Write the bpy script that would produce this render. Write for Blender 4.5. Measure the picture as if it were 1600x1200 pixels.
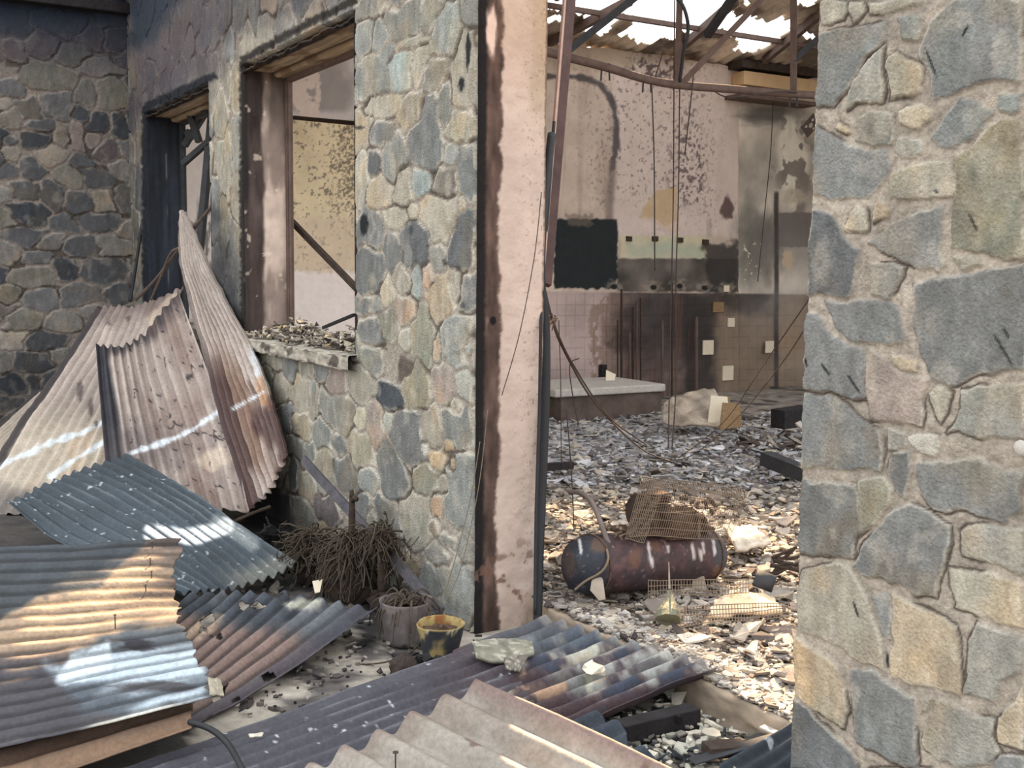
import bpy, bmesh, math, random
import numpy as np
from mathutils import Vector, Matrix

for _o in list(bpy.data.objects):
    bpy.data.objects.remove(_o)
SC = bpy.context.scene
COL = SC.collection
rnd = random.Random(7)

# ------------------------------------------------------------------ camera
FPX = 1750.0
TH = math.radians(31.0); PITCH = math.atan(174 / FPX); ROLL = 0.0102
CAM = np.array([0.0, -2.38, 1.6])
_f0 = np.array([-math.cos(TH), math.sin(TH), 0]); _r0 = np.array([math.sin(TH), math.cos(TH), 0]); _u0 = np.array([0, 0, 1.0])
FW = _f0 * math.cos(PITCH) - _u0 * math.sin(PITCH)
_u1 = _u0 * math.cos(PITCH) + _f0 * math.sin(PITCH)
RT = _r0 * math.cos(ROLL) + _u1 * math.sin(ROLL)
UP = _u1 * math.cos(ROLL) - _r0 * math.sin(ROLL)
cd = bpy.data.cameras.new('camera'); cam = bpy.data.objects.new('camera', cd); COL.objects.link(cam)
cd.sensor_width = 36; cd.lens = 36 * FPX / 1600; cd.clip_start = 0.05; cd.clip_end = 200
cam.matrix_world = Matrix(((RT[0], UP[0], -FW[0], CAM[0]), (RT[1], UP[1], -FW[1], CAM[1]), (RT[2], UP[2], -FW[2], CAM[2]), (0, 0, 0, 1)))
SC.camera = cam

# ------------------------------------------------------------------ light
SUN_TO = np.array([-.64, .47, .565]); SUN_TO = SUN_TO / np.linalg.norm(SUN_TO)
SUN_STRENGTH = 20.0; SKY_STRENGTH = 1.95
w = bpy.data.worlds.new('sky'); SC.world = w; w.use_nodes = True
nt = w.node_tree; bg = nt.nodes['Background']
tc = nt.nodes.new('ShaderNodeTexCoord'); sx = nt.nodes.new('ShaderNodeSeparateXYZ'); rp = nt.nodes.new('ShaderNodeValToRGB')
nt.links.new(tc.outputs['Generated'], sx.inputs[0]); nt.links.new(sx.outputs['Z'], rp.inputs[0]); nt.links.new(rp.outputs[0], bg.inputs[0])
rp.color_ramp.elements[0].position = 0.0; rp.color_ramp.elements[0].color = (0.92, 0.92, 0.91, 1)
rp.color_ramp.elements[1].position = 0.7; rp.color_ramp.elements[1].color = (0.97, 0.98, 0.99, 1)
bg.inputs[1].default_value = SKY_STRENGTH
sd = bpy.data.lights.new('sun', 'SUN'); sun = bpy.data.objects.new('sun', sd); COL.objects.link(sun)
sd.energy = SUN_STRENGTH; sd.angle = math.radians(0.6); sd.color = (1.0, 0.67, 0.38)
sun.rotation_euler = Vector(SUN_TO).to_track_quat('Z', 'Y').to_euler(); sun.location = (-20, 15, 20)
SC.view_settings.view_transform = 'Standard'; SC.view_settings.look = 'None'
SC.view_settings.exposure = 0.10; SC.view_settings.gamma = 1.0; SC.view_settings.use_curve_mapping = False

# ------------------------------------------------------------------ pixel <-> place
def ray(px, py):
    return FW + RT * ((px - 800) / FPX) + UP * ((600 - py) / FPX)
def PT(px, py, t): return CAM + ray(px, py) * t
def PZ(px, py, z):
    d = ray(px, py); return CAM + d * ((z - CAM[2]) / d[2])
def PX(px, py, x):
    d = ray(px, py); return CAM + d * ((x - CAM[0]) / d[0])
def PY(px, py, y=0.0):
    d = ray(px, py); return CAM + d * ((y - CAM[1]) / d[1])
def PPL(px, py, p0, n):
    d = ray(px, py); return CAM + d * (np.dot(p0 - CAM, n) / np.dot(d, n))
def proj(P):
    q = np.asarray(P) - CAM; z = q @ FW; z = np.where(np.abs(z) < 1e-6, 1e-6, z)
    return 800 + FPX * (q @ RT) / z, 600 - FPX * (q @ UP) / z
def depth(P): return float((np.asarray(P) - CAM) @ FW)

# ------------------------------------------------------------------ noise
def _h(ix, iy, s):
    n = (ix.astype(np.int64) * 374761393 + iy.astype(np.int64) * 668265263 + s * 1442695041) & 0xffffffff
    n = ((n ^ (n >> 13)) * 1274126177) & 0xffffffff
    n = (n ^ (n >> 16)) & 0xffffff
    return n / float(0xffffff)
def vn(x, y, s=0):
    x = np.asarray(x, float); y = np.asarray(y, float)
    ix = np.floor(x); iy = np.floor(y); fx = x - ix; fy = y - iy
    fx = fx * fx * (3 - 2 * fx); fy = fy * fy * (3 - 2 * fy)
    a = _h(ix, iy, s); b = _h(ix + 1, iy, s); c = _h(ix, iy + 1, s); d = _h(ix + 1, iy + 1, s)
    return (a * (1 - fx) + b * fx) * (1 - fy) + (c * (1 - fx) + d * fx) * fy
def fbm(x, y, s=0, o=4):
    t = 0; a = .5; n = 0
    for i in range(o):
        t = t + a * vn(x * 2 ** i + 17.3 * i, y * 2 ** i + 9.1 * i, s + i * 13); n += a; a *= .5
    return t / n
def sst(a, b, x):
    t = np.clip((x - a) / (b - a + 1e-12), 0, 1); return t * t * (3 - 2 * t)
def rgb(*c): return np.array(c, float) / 255
def lin(c):
    c = np.clip(c, 0, 1); return np.where(c <= .04045, c / 12.92, ((c + .055) / 1.055) ** 2.4)
def mixc(a, b, m): m = np.asarray(m)[..., None]; return a * (1 - m) + np.asarray(b) * m
def sdpoly(X, Y, pts):
    pts = np.asarray(pts, float); n = len(pts); D = np.full(np.shape(X), 1e9); ins = np.zeros(np.shape(X), bool)
    for i in range(n):
        ax, ay = pts[i]; bx, by = pts[(i + 1) % n]; ex, ey = bx - ax, by - ay; wx, wy = X - ax, Y - ay
        t = np.clip((wx * ex + wy * ey) / (ex * ex + ey * ey + 1e-12), 0, 1)
        D = np.minimum(D, (wx - ex * t) ** 2 + (wy - ey * t) ** 2)
        c = (ay > Y) != (by > Y)
        with np.errstate(divide='ignore', invalid='ignore'):
            xi = (bx - ax) * (Y - ay) / (by - ay if by != ay else 1e-12) + ax
        ins ^= c & (X < xi)
    return np.where(ins, -1, 1) * np.sqrt(D)
def blob(x, y, cx, cy, rx, ry, soft=.4, warp=.35, s=3):
    d = np.sqrt(((x - cx) / rx) ** 2 + ((y - cy) / ry) ** 2) + warp * (fbm(x / max(rx, 4) * 2.2, y / max(ry, 4) * 2.2, s) - .5) * 2
    return 1 - sst(1 - soft, 1 + soft, d)
def pmask(x, y, pts, soft=3, warp=5, fr=.08, s=5):
    return 1 - sst(-soft, soft, sdpoly(x, y, pts) + (fbm(x * fr, y * fr, s) - .5) * 2 * warp)

# ------------------------------------------------------------------ materials
def mat(name, color=None, rough=.85, metal=0.0, vc=False, var=.15, scale=6.0, bump=.3, bscale=40.0, spec=.3, streak=None, grain=0):
    m = bpy.data.materials.new(name); m.use_nodes = True; n = m.node_tree.nodes; l = m.node_tree.links
    b = n['Principled BSDF']; b.inputs['Roughness'].default_value = rough; b.inputs['Metallic'].default_value = metal
    b.inputs['Specular IOR Level'].default_value = spec
    tc = n.new('ShaderNodeTexCoord'); mp = n.new('ShaderNodeMapping'); l.new(tc.outputs['Object'], mp.inputs[0])
    if streak: mp.inputs['Scale'].default_value = streak
    nz = n.new('ShaderNodeTexNoise'); nz.inputs['Scale'].default_value = scale; nz.inputs['Detail'].default_value = 8; nz.inputs['Roughness'].default_value = .65
    l.new(mp.outputs[0], nz.inputs['Vector'])
    mr = n.new('ShaderNodeMapRange'); mr.inputs['From Min'].default_value = .3; mr.inputs['From Max'].default_value = .7
    mr.inputs['To Min'].default_value = 1 - var; mr.inputs['To Max'].default_value = 1 + var; l.new(nz.outputs['Fac'], mr.inputs['Value'])
    mx = n.new('ShaderNodeMix'); mx.data_type = 'RGBA'; mx.blend_type = 'MULTIPLY'; mx.inputs[0].default_value = 1
    if vc:
        at = n.new('ShaderNodeAttribute'); at.attribute_name = 'Col'; l.new(at.outputs['Color'], mx.inputs[6])
    else:
        mx.inputs[6].default_value = tuple(lin(np.array(color) / 255.0)) + (1,)
    if grain:
        n3 = n.new('ShaderNodeTexNoise'); n3.inputs['Scale'].default_value = grain; n3.inputs['Detail'].default_value = 5; n3.inputs['Roughness'].default_value = .7; l.new(mp.outputs[0], n3.inputs['Vector'])
        m3 = n.new('ShaderNodeMapRange'); m3.inputs['From Min'].default_value = .3; m3.inputs['From Max'].default_value = .7; m3.inputs['To Min'].default_value = .78; m3.inputs['To Max'].default_value = 1.22; l.new(n3.outputs['Fac'], m3.inputs['Value'])
        mm = n.new('ShaderNodeMath'); mm.operation = 'MULTIPLY'; l.new(mr.outputs[0], mm.inputs[0]); l.new(m3.outputs[0], mm.inputs[1]); l.new(mm.outputs[0], mx.inputs[7])
    else: l.new(mr.outputs[0], mx.inputs[7])
    pass; l.new(mx.outputs[2], b.inputs['Base Color'])
    if bump:
        n2 = n.new('ShaderNodeTexNoise'); n2.inputs['Scale'].default_value = bscale; n2.inputs['Detail'].default_value = 6; l.new(mp.outputs[0], n2.inputs['Vector'])
        bp = n.new('ShaderNodeBump'); bp.inputs['Strength'].default_value = bump; bp.inputs['Distance'].default_value = .01
        l.new(n2.outputs['Fac'], bp.inputs['Height']); l.new(bp.outputs[0], b.inputs['Normal'])
    return m
M = dict(
    stone=mat('stone_facing', vc=True, rough=.85, var=.14, scale=14, bump=.8, bscale=110, grain=95, spec=.2),
    plaster=mat('sooty_plaster', vc=True, rough=.92, var=.07, scale=9, bump=.25, bscale=60),
    sheet=mat('fire_marked_sheet', vc=True, rough=.7, var=.14, grain=60, scale=9, bump=.18, bscale=70, spec=.25),
    rubble=mat('rubble', vc=True, rough=.9, var=.22, scale=18, bump=.5, bscale=50),
    conc=mat('concrete', (150, 140, 128), var=.2, scale=7, bump=.5),
    plain=mat('old_plaster', (176, 160, 148), var=.1, scale=4),
    char=mat('charred_wood', (38, 36, 38), rough=.9, var=.4, scale=14, bump=.8, bscale=30),
    plank=mat('burnt_plank', (86, 84, 90), rough=.85, var=.35, scale=20, bump=.6),
    steel=mat('rusty_steel', (104, 88, 82), rough=.8, metal=.1, var=.25, scale=12, bump=.3),
    redsteel=mat('red_oxide_steel', (78, 58, 56), rough=.7, var=.3, scale=8, bump=.3),
    dsteel=mat('blackened_steel', (56, 58, 62), rough=.7, var=.3, scale=10, bump=.3),
    wire=mat('burnt_wire', (70, 62, 60), rough=.8, var=.2, bump=0),
    mesh=mat('mesh_wire', (120, 106, 92), rough=.7, metal=.2, var=.2, bump=0),
    hose=mat('black_hose', (40, 42, 46), rough=.55, var=.2, bump=.2),
    timber=mat('scorched_timber', (146, 122, 92), rough=.85, var=.3, scale=10, bump=.5, streak=(1, 6, 6)),
    leaf=mat('burnt_leaf', (72, 64, 54), rough=.8, var=.4, scale=14, bump=.3),
    soil=mat('burnt_soil', (62, 54, 50), rough=1, var=.4, scale=25, bump=1, bscale=40),
    tile=mat('glazed_tile', (228, 218, 196), rough=.35, var=.05, bump=0, spec=.5),
    ash=mat('ash', (190, 186, 180), rough=1, var=.15, scale=20, bump=.6),
    rust=mat('heavy_rust', (84, 68, 58), rough=.9, var=.45, scale=20, bump=.8),
    cloth=mat('pale_board', (222, 200, 170), rough=.9, var=.12, scale=8, bump=.3),
    bark=mat('burnt_bark', (66, 56, 50), rough=.95, var=.4, scale=20, bump=.8),
    drybr=mat('dry_branch', (96, 84, 76), rough=.9, var=.3, scale=20, bump=.5),
)

# ------------------------------------------------------------------ object helpers
def tag(o, label=None, cat=None, group=None, kind=None):
    if label: o['label'] = label
    if cat: o['category'] = cat
    if group: o['group'] = group
    if kind: o['kind'] = kind
    return o
def empty(name, loc, label=None, cat=None, group=None, kind=None):
    o = bpy.data.objects.new(name, None); COL.objects.link(o); o.location = tuple(loc); o.empty_display_size = .1
    return tag(o, label, cat, group, kind)
def link(name, me, m, parent=None):
    o = bpy.data.objects.new(name, me); COL.objects.link(o)
    if m: me.materials.append(m)
    if parent is not None:
        o.parent = parent; o.location = tuple(-np.array(parent_loc(parent)))
    return o
def parent_loc(p):
    v = np.array(p.location)
    while p.parent is not None:
        p = p.parent; v = v + np.array(p.location)
    return v
def npmesh(name, V, F, C=None, smooth=True):
    me = bpy.data.meshes.new(name); V = np.asarray(V, np.float32).reshape(-1, 3)
    F = np.asarray(F, np.int32); k = F.shape[1]
    me.vertices.add(len(V)); me.vertices.foreach_set('co', V.ravel())
    me.loops.add(F.size); me.loops.foreach_set('vertex_index', F.ravel())
    me.polygons.add(len(F)); me.polygons.foreach_set('loop_start', np.arange(0, F.size, k, dtype=np.int32))
    me.polygons.foreach_set('loop_total', np.full(len(F), k, np.int32))
    me.update(calc_edges=True); me.validate()
    if smooth: me.polygons.foreach_set('use_smooth', np.ones(len(me.polygons), bool))
    if C is not None and len(me.vertices) == len(V):
        a = me.color_attributes.new('Col', 'FLOAT_COLOR', 'POINT')
        c = np.ones((len(V), 4), np.float32); c[:, :3] = lin(np.asarray(C).reshape(-1, 3)); a.data.foreach_set('color', c.ravel())
    return me
def gridmesh(name, P, C=None, vmask=None, m=None, parent=None, thick=0, off=-1, flip=False, smooth=True):
    """P: (nu,nv,3) points, C: (nu,nv,3) colours; faces whose corners are all in vmask are kept"""
    nu, nv = P.shape[:2]; idx = np.arange(nu * nv).reshape(nu, nv)
    a, b, c, d = idx[:-1, :-1], idx[1:, :-1], idx[1:, 1:], idx[:-1, 1:]
    F = np.stack([a, b, c, d], -1)
    if flip: F = F[..., ::-1]
    F = F.reshape(-1, 4)
    V = P.reshape(-1, 3); Cc = None if C is None else C.reshape(-1, 3)
    if vmask is not None:
        k = vmask.ravel()[F].all(1); F = F[k]
        used = np.zeros(len(V), bool); used[F.ravel()] = True; new = np.cumsum(used) - 1
        F = new[F]; V = V[used]; Cc = None if Cc is None else Cc[used]
    o = link(name, npmesh(name, V, F, Cc, smooth), m, parent)
    if thick:
        s = o.modifiers.new('thickness', 'SOLIDIFY'); s.thickness = thick; s.offset = off
    return o
class MB:
    def __init__(s): s.v = []; s.f = []; s.c = []
    def add(s, vs, fs, c=None):
        b = len(s.v); s.v += [tuple(map(float, q)) for q in vs]; s.f += [tuple(b + i for i in f) for f in fs]
        s.c += [tuple(c) if c is not None else (.5, .5, .5)] * len(vs); return s
    def box(s, lo, hi, c=None):
        x0, y0, z0 = lo; x1, y1, z1 = hi
        return s.add([(x0, y0, z0), (x1, y0, z0), (x1, y1, z0), (x0, y1, z0), (x0, y0, z1), (x1, y0, z1), (x1, y1, z1), (x0, y1, z1)],
                     [(0, 3, 2, 1), (4, 5, 6, 7), (0, 1, 5, 4), (1, 2, 6, 5), (2, 3, 7, 6), (3, 0, 4, 7)], c)
    def bar(s, a, b, w, h, up=(0, 0, 1), c=None):
        a = np.array(a, float); b = np.array(b, float); d = b - a; d /= np.linalg.norm(d) + 1e-9; up = np.array(up, float)
        sd_ = np.cross(d, up)
        if np.linalg.norm(sd_) < 1e-3: sd_ = np.cross(d, (1, 0, 0))
        sd_ /= np.linalg.norm(sd_); u = np.cross(sd_, d); vs = []
        for p in (a, b):
            for i, j in ((-1, -1), (1, -1), (1, 1), (-1, 1)): vs.append(p + sd_ * i * w / 2 + u * j * h / 2)
        return s.add(vs, [(0, 1, 2, 3), (7, 6, 5, 4), (0, 4, 5, 1), (1, 5, 6, 2), (2, 6, 7, 3), (3, 7, 4, 0)], c)
    def tube(s, pts, r, n=8, c=None, taper=None, wob=0):
        pts = [np.array(p, float) for p in pts]; R = []
        k = len(pts); prev = None
        for i, p in enumerate(pts):
            d = pts[min(i + 1, k - 1)] - pts[max(i - 1, 0)]; d /= np.linalg.norm(d) + 1e-9
            if prev is None:
                a = np.cross(d, (0, 0, 1)); a = np.cross(d, (1, 0, 0)) if np.linalg.norm(a) < .1 else a
            else: a = prev - d * np.dot(prev, d)
            a /= np.linalg.norm(a) + 1e-9; prev = a; b = np.cross(d, a)
            rr = r if taper is None else r * (1 + (taper - 1) * i / max(1, k - 1))
            rr *= 1 + wob * (rnd.random() - .5)
            R.append([p + (a * math.cos(t) + b * math.sin(t)) * rr for t in [2 * math.pi * j / n for j in range(n)]])
        vs = [q for r_ in R for q in r_]; fs = []
        for i in range(k - 1):
            for j in range(n): fs.append((i * n + j, i * n + (j + 1) % n, (i + 1) * n + (j + 1) % n, (i + 1) * n + j))
        fs.append(tuple(range(n))[::-1]); fs.append(tuple((k - 1) * n + j for j in range(n)))
        return s.add(vs, fs, c)
    def lathe(s, o, ax, prof, n=24, c=None, e1=None):
        """prof: list of (along, radius); closed with caps if radius>0 at the ends"""
        o = np.array(o, float); ax = np.array(ax, float); ax /= np.linalg.norm(ax)
        a = np.cross(ax, (0, 0, 1)) if abs(ax[2]) < .9 else np.array((1., 0, 0)); a = a - ax * np.dot(a, ax); a /= np.linalg.norm(a); b = np.cross(ax, a)
        vs = []; fs = []; k = len(prof)
        for (h, r) in prof:
            for j in range(n):
                t = 2 * math.pi * j / n; vs.append(o + ax * h + (a * math.cos(t) + b * math.sin(t)) * r)
        for i in range(k - 1):
            for j in range(n): fs.append((i * n + j, i * n + (j + 1) % n, (i + 1) * n + (j + 1) % n, (i + 1) * n + j))
        if e1 is None: fs.append(tuple(range(n))[::-1]); fs.append(tuple((k - 1) * n + j for j in range(n)))
        return s.add(vs, fs, c)
    def prism(s, pts, n, th, c=None):
        """pts coplanar world points, extruded by th along n"""
        n = np.array(n, float); n /= np.linalg.norm(n); k = len(pts); pts = [np.array(p, float) for p in pts]
        vs = pts + [p - n * th for p in pts]
        return s.add(vs, [tuple(range(k)), tuple(range(2 * k - 1, k - 1, -1))] + [(i, i + k, (i + 1) % k + k, (i + 1) % k) for i in range(k)], c)
    def build(s, name, m, parent=None, smooth=False, bevel=0, sub=0):
        me = bpy.data.meshes.new(name); me.from_pydata(s.v, [], s.f); me.update()
        if smooth: me.polygons.foreach_set('use_smooth', [True] * len(me.polygons))
        a = me.color_attributes.new('Col', 'FLOAT_COLOR', 'POINT'); c = np.ones((len(s.v), 4), np.float32); c[:, :3] = lin(np.array(s.c)); a.data.foreach_set('color', c.ravel())
        o = link(name, me, m, parent)
        if bevel:
            b = o.modifiers.new('bevel', 'BEVEL'); b.width = bevel; b.segments = 2; b.limit_method = 'ANGLE'
        return o
def smoothpath(pts, n=6):
    pts = [np.array(p, float) for p in pts]; out = []
    for i in range(len(pts) - 1):
        p0 = pts[max(i - 1, 0)]; p1 = pts[i]; p2 = pts[i + 1]; p3 = pts[min(i + 2, len(pts) - 1)]
        for j in range(n):
            t = j / n; out.append(.5 * ((2 * p1) + (-p0 + p2) * t + (2 * p0 - 5 * p1 + 4 * p2 - p3) * t * t + (-p0 + 3 * p1 - 3 * p2 + p3) * t ** 3))
    out.append(pts[-1]); return out
def pixpath(pp, n=6): return smoothpath([PT(*q) for q in pp], n)
# ================================================================== STONE WALLS
SC_ = dict(s=(125, 127, 126), d=(104, 107, 109), b=(146, 149, 145), g=(148, 147, 140), e=(166, 161, 148), t=(172, 160, 140),
           p=(164, 152, 144), o=(140, 139, 126), w=(186, 184, 174), l=(154, 164, 162), k=(82, 88, 94), y=(178, 170, 150), r=(166, 150, 136), v=(118, 111, 111))
XW = -10.84           # end wall plane
XJ = -4.25            # left jamb of the doorway
XR = PY(1266, 500)[0] # left edge of the right-hand wall
WT = .335             # wall thickness
ZT = 4.2

# --- right wall: outlines followed stone by stone; (zoom origin x, y, scale, kind, points)
_R6 = (1220, 0, 380 / 912.); _R7 = (1220, 450, 1 / 3.); _R8 = (1200, 800, 1 / 3.); _PX = (0, 0, 1.)
RS = [
 (_R6, 'e', '165,0 262,0 270,40 250,80 165,105'), (_R6, 'e', '272,0 322,0 328,30 300,80 280,100 272,60'), (_R6, 'e', '335,0 560,0 500,20 450,50 345,52'),
 (_R6, 's', '158,135 280,108 420,72 412,155 340,210 290,310 210,405 150,410'), (_R6, 'g', '410,165 400,300 395,385 300,380 265,415 270,350 300,290 350,220'),
 (_R6, 'b', '445,65 545,55 538,110 530,150 470,152'), (_R6, 'e', '455,180 520,235 545,260 535,355 520,370 415,375 420,230'),
 (_R6, 's', '680,0 930,0 930,300 800,320 700,335 580,380 575,300 535,225 545,120 590,50'), (_R6, 'e', '460,410 540,388 588,400 580,440 530,487 500,480 470,450'),
 (_R6, 's', '300,440 350,410 440,430 450,490 440,540 360,560 300,530 320,480'), (_R6, 'e', '230,460 270,470 290,490 270,500 225,490'),
 (_R6, 's', '580,520 640,420 685,360 740,385 825,435 770,490 690,530 660,565 620,560'), (_R6, 'b', '840,360 930,340 930,410 840,430'),
 (_R6, 'b', '450,560 460,505 500,510 555,530 560,580 520,600 470,605'), (_R6, 's', '140,480 220,520 330,570 420,570 430,640 340,745 250,745 200,760 135,740'),
 (_R6, 'e', '430,650 520,625 640,600 655,610 665,700 655,735 560,760 490,768 425,750'), (_R6, 'o', '930,420 930,970 840,960 760,940 660,930 665,600 690,570 770,500 840,450'),
 (_R6, 'e', '285,790 310,755 350,800 350,860 310,870 260,865'), (_R6, 'e', '390,730 430,790 420,815 370,835 372,780'),
 (_R6, 's', '340,900 430,845 500,820 600,785 625,785 635,1000 610,1020 530,1000 430,950'), (_R6, 'd', '125,785 190,810 250,870 310,925 300,1010 275,1118 120,1105'),
 (_R6, 'g', '350,980 430,978 490,990 470,1050 430,1130 350,1115'), (_R6, 'e', '660,970 680,950 760,945 780,985 690,1018'),
 (_PX, 's', '1434,440 1510,425 1610,408 1610,580 1560,583 1530,587 1505,603 1487,605 1460,593 1447,550 1433,510'),
 (_R7, 's', '210,65 570,75 610,225 590,245 480,270 400,270 340,240 280,180'), (_R7, 's', '136,105 200,140 270,210 360,270 430,305 415,460 420,510 330,520 250,490 125,470'),
 (_R7, 'p', '460,295 520,340 600,390 705,430 690,480 690,655 600,630 510,615 430,600 420,480 430,360'), (_R7, 't', '525,295 600,320 665,345 660,395 600,390 550,350'),
 (_R7, 'e', '700,490 750,460 830,490 820,530 775,635 750,590 730,540'), (_R7, 'g', '870,480 960,460 1160,455 1160,700 1000,705 960,710 830,660 800,680 870,560'),
 (_R7, 's', '116,480 250,500 380,590 490,650 495,770 485,865 380,855 230,840 110,840'), (_R7, 'g', '510,640 610,670 605,755 510,755'),
 (_R7, 'w', '620,690 770,690 760,750 745,800 680,775 625,745'), (_R7, 'd', '530,765 635,765 630,860 600,990 560,940 510,860'),
 (_R7, 's', '655,810 800,815 960,795 1080,840 1160,870 1160,1030 1060,1110 1000,1080 860,1040 730,1030 680,960 650,870'),
 (_PX, 's', '1256,742 1300,752 1343,762 1349,800 1345,830 1335,871 1300,868 1252,861'), (_R7, 'o', '390,900 500,880 545,930 540,1010 500,1060 430,1110 385,1150 375,1020'),
 (_PX, 's', '1423,785 1457,797 1490,815 1492,845 1483,885 1468,932 1433,923 1393,907 1357,896 1335,882 1350,850 1377,817 1405,795'),
 (_R8, 'g', '920,80 1000,60 1220,70 1220,300 1100,260 980,210 920,180'), (_R8, 'e', '176,260 330,230 400,250 470,340 510,450 550,580 565,740 440,690 320,620 155,560 150,380'),
 (_R8, 's', '500,385 560,360 590,380 600,500 595,600 560,560 540,470'), (_R8, 't', '600,370 700,400 800,470 910,520 930,700 935,865 850,840 740,820 600,770 585,700 600,590'),
 (_R8, 'e', '865,255 980,260 1100,300 1220,340 1220,560 1050,490 900,430'), (_R8, 'g', '960,600 1010,500 1120,540 1220,620 1220,760 1110,800 1080,890 990,860 940,860 960,700'),
 (_R8, 't', '146,585 250,640 350,710 380,800 390,930 360,1000 260,930 142,850'), (_R8, 's', '410,740 500,735 600,790 700,860 710,1000 720,1190 600,1160 430,1070 410,900'),
 (_R8, 'e', '730,870 800,870 770,940 740,960'), (_R8, 'g', '800,880 860,880 960,930 1080,960 1070,1040 1110,1120 1050,1190 880,1180 750,1110 740,1060'),
 (_R8, 'd', '130,860 200,900 300,1010 400,1120 450,1210 120,1210'), (_R8, 't', '1090,960 1220,820 1220,1110 1100,1070'), (_R8, 's', '1060,1215 1110,1130 1220,1135 1220,1215'),
 (_R8, 'e', '480,1200 600,1185 760,1190 860,1215 700,1215 480,1215'),
]
def wallgrid(x0, x1, z0, z1, step):
    nx = int(round((x1 - x0) / step)) + 1; nz = int(round((z1 - z0) / step)) + 1
    return np.meshgrid(np.linspace(x0, x1, nx), np.linspace(z0, z1, nz), indexing='ij')
def stone_face(sd, idn, wx, wz, base, tint, relief=.009, mort=rgb(166, 158, 147), cw=.0045, rimk=.6):
    """sd: distance inside a stone (m, >0 inside), idn: stone number, base: stone colour array"""
    e = sst(-.002, .0045, sd + (fbm(wx * 30, wz * 30, 4) - .5) * .009)
    h1 = _h(idn, idn, 1); layer = np.floor(fbm(wx * 6 + idn * 3.1, wz * 6, 9) * 5) / 5
    h = e * (relief * (.5 + .9 * h1) + layer * .006 + (fbm(wx * 50 + idn * 5, wz * 30, 12) - .5) * .006 + (fbm(wx * 9, wz * 9, 31) - .5) * .006)
    h = h + (1 - e) * ((fbm(wx * 30, wz * 30, 21) - .5) * .007 + sst(.005, .03, -sd) * .004)
    v = (fbm(wx * 5 + idn * 9, wz * 5, 33) - .5) * .20 + (fbm(wx * 40 + idn, wz * 14, 35) - .5) * .26 + (_h(idn, idn + 2, 8) - .5) * .12
    c = base * (1 + v[..., None])
    warm = sst(.50, .72, fbm(wx * 5 + idn * 2.3, wz * 4, 41)) * .6; c = mixc(c, c * np.array([1.12, 1.03, .92]), warm)
    cool = sst(.52, .72, fbm(wx * 6 - idn, wz * 6, 43)) * .5; c = mixc(c, c * np.array([.96, 1.0, 1.0]), cool)
    pale = sst(.60, .74, fbm(wx * 12 + idn, wz * 9, 46)) * .35; c = mixc(c, rgb(196, 190, 176), pale)
    rim = np.exp(-((sd - .003) / (cw * 1.2)) ** 2) * sst(.42, .6, vn(wx * 12, wz * 12, 44)); c = mixc(c, rgb(204, 199, 186), rim * rimk)
    m = mort * (1 + (fbm(wx * 60, wz * 60, 51) - .5)[..., None] * .35) * (1 + (fbm(wx * 5, wz * 5, 52) - .5)[..., None] * .25)
    crack = np.exp(-((sd + .003) / cw) ** 2) * sst(.56, .68, vn(wx * 8, wz * 8, 53)) * min(1, .005 / cw); m = mixc(m, rgb(70, 62, 56), crack * .8)
    c = mixc(m, c, e); c = mixc(c, rgb(66, 58, 52), crack * .5)
    return h, c
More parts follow.
